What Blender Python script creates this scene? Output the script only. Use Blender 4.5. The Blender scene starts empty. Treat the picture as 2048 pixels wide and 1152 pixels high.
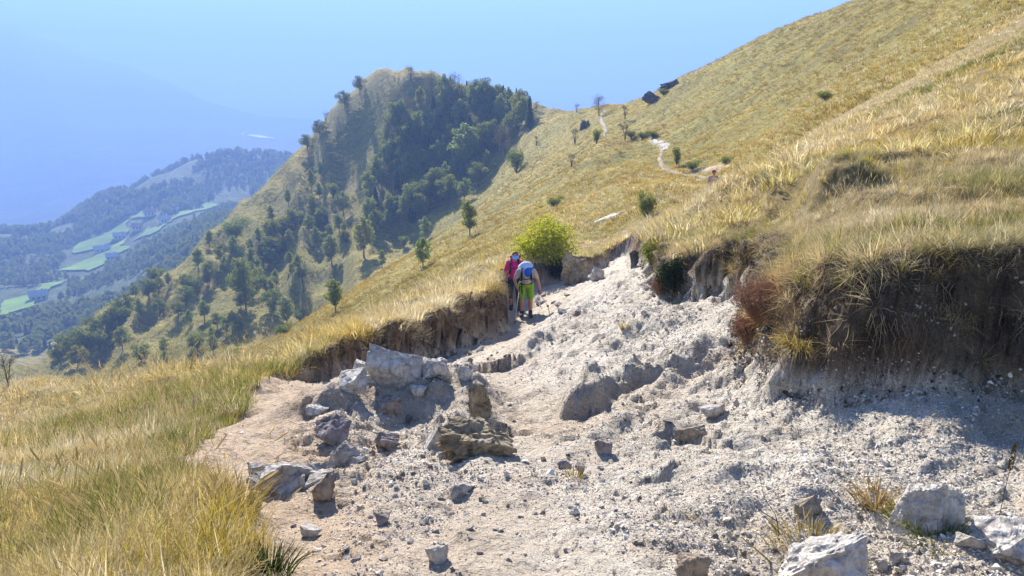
import bpy, math, random
import numpy as np
from mathutils import Vector, Matrix

random.seed(7)
RNG = np.random.default_rng(11)
R = math.radians
scene = bpy.context.scene
col = scene.collection

# ------------------------------------------------------------------ camera
EYE = np.array((0.0, 0.0, 1.6))
FPX, HORIZON = 1577.0, 180.0
PITCH = math.atan((576 - HORIZON) / FPX)
CT, ST = math.cos(PITCH), math.sin(PITCH)
cam_data = bpy.data.cameras.new('camera')
cam_data.sensor_width = 36.0
cam_data.lens = 36.0 * FPX / 2048.0
cam_data.clip_start, cam_data.clip_end = 0.1, 30000
cam = bpy.data.objects.new('camera', cam_data)
cam.location = EYE
cam.rotation_euler = (math.pi / 2 - PITCH, 0, 0)
col.objects.link(cam)
scene.camera = cam

# ------------------------------------------------------------------ light
SUN_EL, SUN_AZ = R(29), R(-18)          # azimuth from +Y, negative = to the left
world = bpy.data.worlds.new('World')
scene.world = world
world.use_nodes = True
wn, wl = world.node_tree.nodes, world.node_tree.links
sky = wn.new('ShaderNodeTexSky')
sky.sky_type = 'NISHITA'
sky.sun_disc = False
sky.sun_elevation = SUN_EL
sky.sun_rotation = SUN_AZ               # 0 = +Y, positive turns to +X
sky.air_density, sky.dust_density, sky.ozone_density = 0.8, 0.0, 3.0
sky.altitude = 1200
wn['Background'].inputs['Strength'].default_value = 0.05
wl.new(sky.outputs['Color'], wn['Background'].inputs['Color'])
sd = bpy.data.lights.new('sun', 'SUN')
sd.energy, sd.angle, sd.color = 5.0, R(0.53), (1.0, 0.92, 0.80)
sun = bpy.data.objects.new('sun', sd)
sun_dir = Vector((math.sin(SUN_AZ) * math.cos(SUN_EL), math.cos(SUN_AZ) * math.cos(SUN_EL), math.sin(SUN_EL)))
sun.rotation_euler = sun_dir.to_track_quat('Z', 'Y').to_euler()
sun.location = (0, 0, 30)
col.objects.link(sun)
scene.view_settings.view_transform = 'Standard'
scene.view_settings.look = 'None'
scene.view_settings.exposure = 2.15
scene.view_settings.gamma = 1.0
cy = scene.cycles
cy.max_bounces, cy.diffuse_bounces, cy.glossy_bounces = 6, 3, 2
cy.transmission_bounces, cy.transparent_max_bounces, cy.volume_bounces = 3, 8, 1
cy.use_denoising = True
cy.sample_clamp_indirect = 4.0

# ------------------------------------------------------------------ picture <-> place
def pix(px, py):
    """pixel of the photograph -> (x per metre forward, z per metre forward)"""
    v = (np.asarray(py, float) - 576.0) / FPX
    dy = CT - v * ST
    return (np.asarray(px, float) - 1024.0) / FPX / dy, (-ST - v * CT) / dy

def at(px, py, Y):
    u, e = pix(px, py)
    return Vector((float(u) * Y, Y, EYE[2] + float(e) * Y))

# ------------------------------------------------------------------ noise
_perm = np.random.default_rng(5).permutation(512).astype(np.int64)
def _hash(ix, iy, s):
    return _perm[(_perm[(ix + s * 37) & 511] + iy) & 511] / 511.0
def vnoise(x, y, s=0):
    ix, iy = np.floor(x).astype(np.int64), np.floor(y).astype(np.int64)
    fx, fy = x - ix, y - iy
    fx, fy = fx * fx * (3 - 2 * fx), fy * fy * (3 - 2 * fy)
    a, b = _hash(ix, iy, s), _hash(ix + 1, iy, s)
    c, d = _hash(ix, iy + 1, s), _hash(ix + 1, iy + 1, s)
    return (a + (b - a) * fx) * (1 - fy) + (c + (d - c) * fx) * fy - 0.5
def fbm(x, y, octaves=4, s=0, gain=0.5):
    t, a = 0.0, 1.0
    for i in range(octaves):
        t = t + a * vnoise(x * 2 ** i + 17.3 * i, y * 2 ** i - 9.1 * i, s + i)
        a *= gain
    return t
def ridged(x, y, octaves=4, s=0):
    t, a = 0.0, 1.0
    for i in range(octaves):
        t = t + a * (0.5 - np.abs(vnoise(x * 2 ** i, y * 2 ** i, s + i)) * 2)
        a *= 0.5
    return t
def facets(x, y, s=0):
    """broken rock: every cell a tilted plane at its own height"""
    ix, iy = np.floor(x).astype(np.int64), np.floor(y).astype(np.int64)
    best = np.full(x.shape, 1e9); val = np.zeros(x.shape)
    for dx in (-1, 0, 1):
        for dy in (-1, 0, 1):
            cx, cy = ix + dx, iy + dy
            ox, oy = x - cx - _hash(cx, cy, s), y - cy - _hash(cx, cy, s + 1)
            d = ox * ox + oy * oy
            m = d < best
            best = np.where(m, d, best)
            v = _hash(cx, cy, s + 2) - 0.5 + 0.7 * ox * (_hash(cx, cy, s + 3) - 0.5) * 2 + 0.7 * oy * (_hash(cx, cy, s + 4) - 0.5) * 2
            val = np.where(m, v, val)
    return val
def sstep(a, b, x):
    t = np.clip((x - a) / (b - a), 0, 1)
    return t * t * (3 - 2 * t)

# ------------------------------------------------------------------ two surfaces: gully floor and grass
class Surface:
    AU = 4.0
    def __init__(self, pts, c=0.16, smooth=1e-4):
        p = np.array(pts, float)
        u, e = pix(p[:, 0], p[:, 1])
        self.P = np.stack([u * self.AU, np.log(p[:, 2])], 1)
        self.c2 = c * c
        n = len(p)
        D = ((self.P[:, None] - self.P[None]) ** 2).sum(-1)
        K = np.sqrt(D + self.c2) + np.eye(n) * smooth
        Q = np.concatenate([np.ones((n, 1)), self.P], 1)
        A = np.block([[K, Q], [Q.T, np.zeros((3, 3))]])
        s = np.linalg.solve(A, np.concatenate([e, np.zeros(3)]))
        self.w, self.q = s[:n], s[n:]
    def __call__(self, x, y):
        x, y = np.asarray(x, float), np.maximum(np.asarray(y, float), 0.3)
        sh = x.shape
        a, b = (x / y * self.AU).ravel(), np.log(y).ravel()
        out = np.empty(a.shape)
        for i in range(0, len(a), 60000):
            aa, bb = a[i:i + 60000], b[i:i + 60000]
            K = np.sqrt((aa[:, None] - self.P[None, :, 0]) ** 2 + (bb[:, None] - self.P[None, :, 1]) ** 2 + self.c2)
            out[i:i + 60000] = K @ self.w + self.q[0] + self.q[1] * aa + self.q[2] * bb
        return EYE[2] + out.reshape(sh) * y

# floor of the eroded gully (photo pixel, metres forward)
FLOOR = Surface([
    (560, 1240, 2.05), (1024, 1240, 2.1), (1600, 1240, 2.1), (2100, 1240, 2.05),
    (500, 1152, 2.45), (1024, 1152, 2.42), (1600, 1152, 2.4), (2100, 1152, 2.35),
    (520, 1000, 3.35), (800, 1000, 3.3), (1024, 1000, 3.25), (1300, 1000, 3.1), (1600, 1000, 2.95), (1900, 1000, 2.9), (2150, 1000, 2.8),
    (600, 850, 5.7), (800, 850, 5.3), (1024, 860, 4.9), (1150, 850, 4.9), (1300, 850, 4.5), (1450, 850, 4.2), (1600, 860, 3.95), (1900, 850, 3.7), (2150, 850, 3.5),
    (550, 770, 8.4), (700, 765, 9.2), (830, 735, 11.6), (930, 705, 14.0), (1030, 668, 17.6), (1050, 632, 20.0), (1000, 606, 21.3),
    (1000, 760, 7.6), (980, 720, 10.2), (1100, 760, 6.9), (1200, 730, 6.9), (1300, 700, 6.7), (1400, 700, 6.1), (1500, 720, 5.5), (1600, 785, 4.6), (1800, 790, 4.15), (2100, 800, 3.9),
    (1100, 640, 13.5), (1200, 600, 12.5), (1300, 600, 9.9), (1380, 620, 8.3), (1250, 560, 13.5),
    (1100, 575, 23.0), (1180, 545, 25.5), (1240, 518, 29.0), (1290, 530, 16), (1240, 490, 36), (1180, 480, 45),
    (1700, 600, 6.5), (2000, 560, 6), (1500, 560, 10), (300, 800, 9), (300, 900, 5.5), (300, 1100, 2.7),
])

# the grass: near meadow, bank tops, hillside, knoll, valley, far mountains
GRASS_PTS = [
    # near, left of the gully
    (-250, 1240, 2.2), (0, 1200, 2.45), (300, 1200, 2.3), (560, 1240, 2.05), (560, 1152, 2.45), (300, 1080, 2.85), (0, 1080, 2.95), (-250, 1080, 2.9),
    (520, 1000, 3.35), (350, 980, 3.7), (150, 980, 3.9), (-100, 990, 4.0), (400, 900, 4.9), (200, 900, 5.1), (0, 930, 4.8), (-250, 960, 4.6),
    (520, 820, 6.4), (350, 822, 7.0), (180, 840, 7.4), (20, 890, 7.0), (-200, 940, 6.8),
    (560, 742, 9.2), (460, 755, 9.5), (420, 748, 13), (300, 756, 14), (170, 795, 13.5), (0, 875, 10), (-250, 960, 9.5),
    (150, 840, 18), (60, 870, 17), (-100, 920, 16), (140, 762, 27), (50, 762, 28), (-40, 795, 27), (-250, 850, 26), (230, 800, 26),
    (330, 790, 20), (450, 772, 20),
    # top edge of the cut bank
    (640, 697, 9.9), (730, 668, 10.8), (830, 634, 13), (920, 600, 15.5), (985, 575, 17.6), (1000, 548, 20.5), (960, 566, 21), (1040, 535, 24), (1120, 522, 25.5), (1190, 510, 28),
    (600, 700, 12.5), (700, 648, 14), (800, 606, 16.5), (900, 566, 20), (960, 535, 24), (700, 665, 20), (800, 628, 23), (560, 735, 16),
    # hollow behind, then the long hillside down into the ravine
    (-100, 905, 45), (100, 880, 45), (300, 830, 45), (500, 760, 42), (700, 668, 38), (850, 590, 36), (960, 530, 34), (1050, 500, 34), (1150, 478, 36),
    (350, 790, 70), (500, 720, 66), (640, 650, 62), (760, 590, 60), (880, 530, 60), (980, 480, 60), (1080, 430, 62), (1180, 380, 62),
    (500, 700, 95), (640, 620, 92), (760, 545, 95), (880, 475, 98), (980, 415, 100), (1080, 350, 105), (1150, 315, 100),
    (380, 742, 112), (470, 695, 122), (560, 645, 132), (650, 580, 142), (730, 510, 152), (800, 462, 160), (900, 405, 166), (1000, 325, 170), (1090, 226, 172),
    (1130, 262, 135),
    (250, 760, 110), (100, 790, 110), (-150, 830, 110),
    # knoll: face and ridge
    (560, 560, 150), (640, 480, 165), (730, 400, 176), (800, 360, 184), (900, 300, 190), (1000, 250, 190),
    (730, 280, 208), (690, 330, 200), (800, 240, 206), (900, 230, 203),
    (820, 146, 226), (760, 152, 233), (710, 186, 232), (660, 235, 230), (610, 282, 226), (560, 326, 221), (500, 385, 213), (450, 432, 206),
    (380, 500, 196), (300, 560, 186), (200, 640, 172), (120, 715, 156), (0, 770, 150), (-200, 830, 150),
    (870, 150, 222), (930, 176, 214), (990, 184, 206), (1040, 196, 196),
    (400, 570, 160), (300, 650, 148), (220, 720, 140), (480, 600, 142), (380, 680, 130),
    # back of the knoll and of the saddle
    (820, 330, 280), (700, 340, 282), (560, 450, 272), (450, 560, 258), (300, 680, 238), (120, 770, 205), (-150, 830, 200), (950, 320, 262), (1050, 330, 250),
    (1090, 330, 235), (1200, 300, 220), (820, 480, 380), (1000, 470, 380), (1200, 450, 380),
    # saddle and hillside right of it
    (1200, 214, 150), (1150, 226, 158), (1250, 208, 142), (1290, 195, 134), (1350, 158, 126), (1420, 125, 121), (1510, 80, 116), (1600, 40, 111), (1700, 6, 107), (1800, -35, 104), (2000, -110, 100), (2300, -200, 96),
    (1200, 280, 95), (1250, 260, 98), (1300, 285, 82), (1350, 345, 56), (1420, 350, 52), (1300, 240, 98), (1400, 250, 76), (1400, 180, 98), (1500, 250, 60), (1500, 150, 87),
    (1600, 230, 50), (1600, 130, 74), (1700, 200, 40), (1700, 100, 66), (1850, 100, 45), (1850, 20, 62), (2048, 0, 40), (2048, -90, 62), (2300, -100, 45), (2300, 50, 22),
    (1300, 330, 62), (1250, 360, 54), (1200, 430, 42), (1250, 420, 40), (1320, 390, 38), (1280, 465, 27), (1230, 490, 31),
    # behind the hill's skyline
    (1300, 330, 210), (1510, 260, 190), (1700, 200, 170), (2000, 100, 165), (2300, 0, 160), (1510, 450, 380), (2000, 400, 380), (2300, 350, 380),
    # right bank, its top and the slope above
    (1290, 490, 17), (1330, 470, 14.2), (1380, 478, 12.2), (1450, 465, 10.6), (1560, 462, 8.8), (1610, 500, 7.3), (1530, 520, 6.7), (1520, 600, 5.7), (1560, 592, 4.95), (1650, 540, 4.75), (1800, 515, 4.4), (2000, 505, 4.15), (2200, 500, 4.0), (2900, 500, 3.9),
    (1700, 470, 6.4), (1850, 452, 5.7), (2048, 445, 5.3), (2300, 440, 5.1),
    (1650, 405, 8.6), (1800, 400, 7.6), (2048, 380, 7.0), (2300, 350, 6.8),
    (1400, 430, 15.0), (1500, 400, 13), (1600, 370, 12), (1440, 372, 22), (1520, 345, 20), (1600, 310, 18), (1750, 315, 12), (1900, 290, 11), (2048, 260, 10.5),
    (1700, 260, 23), (1850, 200, 21), (2048, 140, 19),
    (1425, 428, 33), (1490, 372, 31), (1600, 285, 33),
    # valley with the village
    (-200, 700, 260), (0, 705, 270), (120, 690, 280), (250, 640, 300), (350, 570, 300), (-200, 620, 430), (0, 620, 430), (150, 600, 430), (300, 550, 420), (450, 480, 400),
    (-200, 540, 640), (0, 540, 640), (150, 525, 680), (250, 480, 780), (350, 440, 820), (450, 420, 800), (560, 420, 700),
    (-200, 480, 900), (0, 470, 930), (100, 465, 960), (200, 430, 1000), (300, 392, 1050), (400, 382, 1100), (500, 390, 1050),
    (-200, 500, 1150), (0, 480, 1150), (120, 456, 1120), (200, 402, 1170), (300, 358, 1230), (370, 325, 1300), (430, 302, 1350), (500, 304, 1380), (580, 318, 1380), (700, 340, 1380), (1000, 380, 1380), (1500, 420, 1380), (2200, 430, 1380),
    (-200, 560, 1500), (100, 540, 1500), (300, 470, 1600), (430, 400, 1700), (700, 400, 1700), (1200, 430, 1700), (2200, 430, 1700),
    # main valley floor and the mountains behind it
    (-200, 345, 1900), (200, 335, 1900), (520, 290, 1900), (800, 290, 1900), (1300, 300, 1900), (2200, 300, 1900),
    (-300, 170, 3000), (0, 185, 3000), (200, 215, 3000), (380, 245, 2900), (520, 262, 2700), (800, 266, 2700), (1300, 260, 2700), (2200, 260, 2700),
    (-300, 20, 4000), (0, 60, 4000), (120, 88, 4000), (250, 132, 4000), (350, 172, 3900), (450, 215, 3800), (560, 236, 3700), (800, 242, 3700), (1300, 242, 3700), (2200, 242, 3700),
    (-300, 200, 4600), (0, 210, 4600), (400, 240, 4600), (900, 250, 4600), (1500, 250, 4600), (2200, 250, 4600),
    (300, 260, 5200), (1000, 260, 5200), (2200, 260, 5200), (-300, 250, 5200),
]
GRASS_PTS = [(a, b, Y if Y < 385 or Y > 1850 else 385 + (Y - 385) * 0.48) for a, b, Y in GRASS_PTS]
GRASS = Surface(GRASS_PTS, c=0.10)

# outline of the gully in plan: left edge away from the camera, right edge back
EDGE = [(200, 1152, 0.5), (520, 1300, 1.9), (545, 1152, 2.45), (520, 1010, 3.3), (470, 950, 4.0), (400, 925, 4.6), (440, 870, 5.3), (500, 820, 6.4), (530, 775, 8.0), (560, 752, 9.0), (650, 752, 9.6), (735, 742, 10.4),
        (830, 716, 12.3), (920, 690, 14.8), (985, 664, 17.2), (1004, 655, 17.9), (1002, 625, 19.2), (1000, 600, 21.3), (1050, 578, 23.4), (1120, 566, 24.4), (1172, 552, 25.6), (1200, 532, 27.5), (1225, 512, 30.5),
        (1262, 510, 30), (1270, 525, 24), (1285, 520, 17.5), (1310, 545, 13.5), (1330, 600, 10.2), (1380, 590, 9.6), (1470, 560, 9.0), (1530, 560, 7.9), (1500, 640, 6.2), (1520, 720, 5.2), (1585, 765, 4.65), (1680, 782, 4.35),
        (1800, 785, 4.15), (2000, 790, 3.95), (2300, 790, 3.8), (2900, 790, 3.8), (4200, 1152, 0.5)]
EDGE_XY = np.array([[float(pix(a, b)[0]) * Y, Y] for a, b, Y in EDGE])

def poly_sd(x, y, P, closed=True):
    """signed distance to a polygon, positive inside"""
    x, y = np.asarray(x, float), np.asarray(y, float)
    d2 = np.full(x.shape, 1e18)
    ins = np.zeros(x.shape, bool)
    n = len(P)
    for i in range(n if closed else n - 1):
        ax, ay = P[i]
        bx, by = P[(i + 1) % n]
        ex, ey = bx - ax, by - ay
        t = np.clip(((x - ax) * ex + (y - ay) * ey) / (ex * ex + ey * ey + 1e-12), 0, 1)
        d2 = np.minimum(d2, (x - ax - t * ex) ** 2 + (y - ay - t * ey) ** 2)
        if closed:
            c = (ay > y) != (by > y)
            ins ^= c & (x < (bx - ax) * (y - ay) / (by - ay + 1e-12) + ax)
    d = np.sqrt(d2)
    return np.where(ins, d, -d) if closed else d

def line_sd(x, y, P):
    """(signed distance to a polyline, + on its left side; share of the way along it)"""
    x, y = np.asarray(x, float), np.asarray(y, float)
    best = np.full(x.shape, 1e18); sg = np.zeros(x.shape); par = np.zeros(x.shape)
    n = len(P) - 1
    for i in range(n):
        ax, ay = P[i]; bx, by = P[i + 1]
        ex, ey = bx - ax, by - ay
        t = np.clip(((x - ax) * ex + (y - ay) * ey) / (ex * ex + ey * ey), 0, 1)
        d2 = (x - ax - t * ex) ** 2 + (y - ay - t * ey) ** 2
        m = d2 < best
        best = np.where(m, d2, best)
        sg = np.where(m, np.sign(ex * (y - ay) - ey * (x - ax)), sg)
        par = np.where(m, (i + t) / n, par)
    return np.sqrt(best) * sg, par

def plan(pts):
    return np.array([[float(pix(a, b)[0]) * Y, Y] for a, b, Y in pts])

# steps worn into the gravel: foot line (walking it, the high ground lies on the left), height, how far it runs back
def scarps():
    return [
        (plan([(1330, 752, 6.0), (1290, 775, 5.75), (1210, 828, 5.25), (1120, 832, 5.25), (1095, 800, 5.7)]), 0.22, 1.3, -1),
        (plan([(1120, 668, 10.6), (1075, 700, 9.3), (1036, 712, 9.0), (1020, 690, 10)]), 0.18, 1.6, -1),
        (plan([(1000, 905, 4.3), (960, 912, 4.25), (880, 880, 4.7), (850, 860, 5.0)]), 0.20, 0.7, -1),
        (plan([(985, 845, 5.0), (980, 800, 5.7), (990, 770, 6.4)]), 0.16, 0.8, 1),
        (plan([(1560, 1010, 2.95), (1500, 1030, 2.87), (1400, 1035, 2.87), (1250, 1020, 2.95)]), 0.05, 0.35, -1),
    ]
SCARPS = scarps()
def crest(pts):
    """a crest line given by where its top shows: plan points and rise above the floor"""
    P = plan(pts)
    z = np.array([EYE[2] + float(pix(a, b)[1]) * Y for a, b, Y in pts])
    return P, np.clip(z - FLOOR(P[:, 0], P[:, 1]), 0.0, 0.6)
RIDGES = [
    (*crest([(1040, 708, 9.8), (1090, 682, 10.6), (1145, 638, 12), (1205, 588, 13.8), (1285, 532, 17.5)]), 0.55),
    (*crest([(540, 905, 4.7), (640, 845, 5.5), (760, 765, 7.0), (830, 738, 8.0)]), 0.6),
    (*crest([(700, 800, 6.0), (850, 775, 6.3), (960, 765, 6.3)]), 0.5),
]
# a worn step in the turf above the right bank
TERRACE = plan([(2500, 440, 6.0), (2100, 440, 6.35), (1900, 440, 6.8), (1700, 440, 7.8), (1560, 425, 10.0), (1480, 430, 12.0), (1390, 452, 15.0), (1330, 470, 18.0)])

TROD = plan([(560, 1100, 2.6), (500, 960, 3.8), (470, 900, 4.9), (550, 800, 7.0), (630, 772, 8.8), (730, 757, 10.0)])
TRACK = plan([(900, 1240, 2.1), (960, 1152, 2.42), (1060, 1000, 3.25), (1080, 900, 4.3), (1060, 830, 5.3), (1030, 770, 7.0), (985, 725, 10.0), (1010, 690, 13.5), (1040, 655, 18.0), (1060, 610, 21.0), (1120, 578, 23.4), (1200, 540, 26.0)])
def packed(x, y):
    """where feet and runoff have packed the ground"""
    s = line_sd(x, y, TRACK)[0] + 0.25 * fbm(x * 1.5, y * 1.5, 3, 470)
    t = line_sd(x, y, TROD)[0] + 0.15 * fbm(x * 1.5, y * 1.5, 3, 474)
    return np.maximum(np.exp(-(s / (0.20 + 0.035 * y)) ** 2), np.exp(-(t / (0.25 + 0.05 * y)) ** 2) * (y < 13))
def rockiness(x, y):
    m = np.zeros(np.shape(x))
    for P, _, wd in RIDGES[1:3]:
        m = np.maximum(m, np.exp(-(line_sd(x, y, P)[0] / (wd * 0.95)) ** 2))
    for P, h, L, sgn in SCARPS[:4]:
        m = np.maximum(m, 0.75 * np.exp(-(line_sd(x, y, P)[0] / 0.22) ** 2))
    m = np.maximum(m, 0.45 * np.exp(-(line_sd(x, y, RIDGES[0][0])[0] / 0.4) ** 2))
    n = fbm(x / 0.9, y / 0.9, 3, 440)
    return np.clip(sstep(0.25, 0.7, m + 0.9 * n) + 0.6 * sstep(0.22, 0.42, n), 0, 1) * (1 - 0.8 * packed(x, y))

def gully_sd(x, y):
    w = (0.12 + 0.22 * sstep(1.2, 2.0, x) * sstep(9, 7, y)) * fbm(x * 1.7, y * 1.7, 3, 40) + 0.10 * fbm(x * 6, y * 6, 4, 44, 0.6)
    return poly_sd(x, y, EDGE_XY) + w * np.clip(y / 6, 0.5, 2.0)

def height(x, y, detail=True):
    x, y = np.asarray(x, float), np.asarray(y, float)
    g = GRASS(x, y)
    z = g.copy()
    near = (y < 40)
    if detail:
        # ribs and gullies down the knoll, hummocks on the hillside, tussocks near
        r = np.clip((y - 105) / 40, 0, 1) * np.clip((275 - y) / 30, 0, 1)
        tx = x + 0.25 * y
        k = sstep(-0.02, -0.16, x / y)
        z = z + r * k * (7.5 * ridged(tx / 17.0, y / 60.0, 3, 60) - 3.0)
        r2 = np.clip((y - 30) / 40, 0, 1) * np.clip((300 - y) / 60, 0, 1) * (1 - 0.7 * k)
        z = z + r2 * (0.9 * fbm(x / 9, y / 14, 4, 70) + 0.25 * fbm(x / 1.6, y / 3, 3, 75))
        ca, sa = 0.82, 0.57
        z = z + r2 * 0.5 * fbm((x * ca + y * sa) / 2.2, (-x * sa + y * ca) / 16, 3, 78)
        r3 = sstep(300, 600, y) * sstep(1700, 1300, y)
        z = z + r3 * 11 * fbm(x / 150, y / 150, 4, 80)
        r4 = sstep(2200, 2800, y)
        z = z + r4 * 12 * fbm(x / 220, y / 320, 5, 90)
        rn = sstep(60, 14, y)
        z = z + rn * (0.16 * fbm(x / 0.9, y / 0.9, 3, 50) + 0.05 * fbm(x / 0.22, y / 0.22, 2, 55)) * sstep(2.0, 4.0, y)
    if near.any():
        xn, yn = x[near], y[near]
        f = FLOOR(xn, yn)
        d = gully_sd(xn, yn)
        if detail:
            for P, h, L, sgn in SCARPS:
                s, t = line_sd(xn, yn, P)
                s = s * sgn
                s = s + 0.15 * fbm(xn * 4, yn * 4, 5, 31, 0.6)
                taper = np.clip(np.minimum(t, 1 - t) * 9, 0, 1)
                f = f + h * taper * sstep(-0.05, 0.22, s) * sstep(L, 0.0, s) * (1 + 0.5 * fbm(xn * 4, yn * 4, 3, 37))
            for P, hs, wd in RIDGES:
                s, t = line_sd(xn, yn, P)
                h = np.interp(t, np.linspace(0, 1, len(hs)), hs)
                f = f + h * np.exp(-(s / wd) ** 2) * (1 + 0.6 * fbm(xn * 2, yn * 2, 3, 33))
            f = f + 0.20 * np.exp(-np.maximum(d, 0) / 0.30) * sstep(1.0, 1.8, xn) * sstep(9, 7, yn)      # scree banked up against the cut
            s, t = line_sd(xn, yn, TERRACE)
            s = -s + 0.35 * fbm(xn * 0.9, yn * 0.9, 4, 35)
            z[near] = z[near] + 0.36 * np.clip(np.minimum(t + .3, 1 - t) * 6, 0, 1) * (0.35 + 0.65 * sstep(-0.12, 0.18, fbm(xn / 0.9, yn / 0.9, 2, 36))) * sstep(-0.05, 0.2, s) * sstep(2.5, 0.2, s)
            f = f + 0.10 * fbm(xn / 1.1, yn / 1.1, 3, 20) + 0.05 * (ridged(xn / 0.35, yn / 0.35, 3, 24) - 0.5) * sstep(1.5, 4, yn)
            f = f + 0.022 * fbm(xn / 0.10, yn / 0.10, 2, 28)
            rk = rockiness(xn, yn)
            wx, wy = xn + 0.12 * fbm(xn * 3, yn * 3, 3, 400), yn + 0.12 * fbm(xn * 3 + 9, yn * 3, 3, 401)
            f = f + rk * (0.085 * facets(wx / 0.34, wy / 0.26, 410) + 0.045 * facets(wx / 0.13, wy / 0.11, 420) + 0.03)
            f = f + (0.016 * facets(wx / 0.085, wy / 0.075, 450) + 0.03 * facets(wx / 0.23, wy / 0.2, 460)) * np.clip(yn / 5, 0.6, 1.8) * (1 - 0.7 * rk) * (1 - 0.75 * packed(xn, yn))
            pr, al = 0.91 * xn - 0.42 * yn, 0.42 * xn + 0.91 * yn          # ribs worn down the right-hand slope
            rb = ridged((pr + 0.35 * fbm(xn * 0.8, yn * 0.8, 3, 480)) / 0.85, al / 5.0, 3, 481) - 0.55
            f = f + 0.13 * rb * sstep(0.05, 0.12, xn / yn) * sstep(3.0, 4.2, yn) * sstep(16, 12, yn) * (1 - packed(xn, yn))
            ch = (xn * 0.35 + yn)                                   # rills running down the gully
            f = f - 0.05 * np.clip(ridged((xn + 0.25 * fbm(xn, yn, 2, 430)) / 0.5, ch / 3.2, 2, 431) - 0.25, 0, 1) * (1 - rk)
        wid = np.clip(0.05 * (z[near] - f), 0.05, 0.35)
        s = sstep(0.16, -0.16, d)
        # a turf lip: grass bulges a little just above the cut
        lip = 0.05 * np.exp(-((d + 0.25) / 0.15) ** 2) * np.clip((z[near] - f) * 2, 0, 1)
        z[near] = f + (z[near] + lip - f) * s
    return z

def ground_hit(px, py, y0=2.0, y1=4500.0, detail=True):
    """first point of the ground seen through a pixel"""
    u, e = pix(px, py)
    Y = np.exp(np.linspace(math.log(y0), math.log(y1), 500))
    dz = EYE[2] + float(e) * Y - height(float(u) * Y, Y, detail)
    k = np.nonzero(dz < 0)[0]
    if len(k) == 0:
        return None
    k = max(k[0], 1)
    for _ in range(2):
        Yf = np.linspace(Y[k - 1], Y[k], 12)
        df = EYE[2] + float(e) * Yf - height(float(u) * Yf, Yf, detail)
        kk = np.nonzero(df < 0)[0]
        if len(kk) == 0: break
        Y, k = Yf, max(kk[0], 1)
    y = Y[k]
    return Vector((float(u) * y, y, EYE[2] + float(e) * y))

# ------------------------------------------------------------------ small helpers
def link(o, parent=None):
    col.objects.link(o)
    if parent is not None:
        o.parent = parent
    return o
def tag(o, label=None, cat=None, group=None, kind=None):
    for k, v in (('label', label), ('category', cat), ('group', group), ('kind', kind)):
        if v: o[k] = v
    return o
def mesh(name, V, F, mats, smooth=False, ids=None):
    me = bpy.data.meshes.new(name)
    V = np.asarray(V, np.float32).reshape(-1, 3)
    if isinstance(F, np.ndarray) and F.ndim == 2:
        n, k = F.shape
        me.vertices.add(len(V)); me.vertices.foreach_set('co', V.ravel())
        me.loops.add(n * k); me.loops.foreach_set('vertex_index', F.astype(np.int32).ravel())
        me.polygons.add(n); me.polygons.foreach_set('loop_start', (np.arange(n) * k).astype(np.int32))
        me.update(calc_edges=True)
    else:
        me.from_pydata(V.tolist(), [], F)
    for m in (mats if isinstance(mats, (list, tuple)) else [mats]):
        me.materials.append(m)
    if ids is not None:
        me.polygons.foreach_set('material_index', np.asarray(ids, np.int32))
    me.polygons.foreach_set('use_smooth', np.full(len(me.polygons), bool(smooth)))
    me.update()
    return me
def obj(name, me, parent=None, loc=None, rot=None, scl=None):
    o = bpy.data.objects.new(name, me)
    if loc is not None: o.location = loc
    if rot is not None: o.rotation_euler = rot
    if scl is not None: o.scale = scl if hasattr(scl, '__len__') else (scl,) * 3
    return link(o, parent)
def empty(name, loc, rz=0.0, s=1.0):
    o = bpy.data.objects.new(name, None)
    o.empty_display_size = 0.2
    o.location = loc; o.rotation_euler = (0, 0, rz); o.scale = (s, s, s)
    return link(o)
def fattr(me, name, v):
    a = me.attributes.new(name, 'FLOAT', 'POINT')
    a.data.foreach_set('value', np.asarray(v, np.float32))

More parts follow.
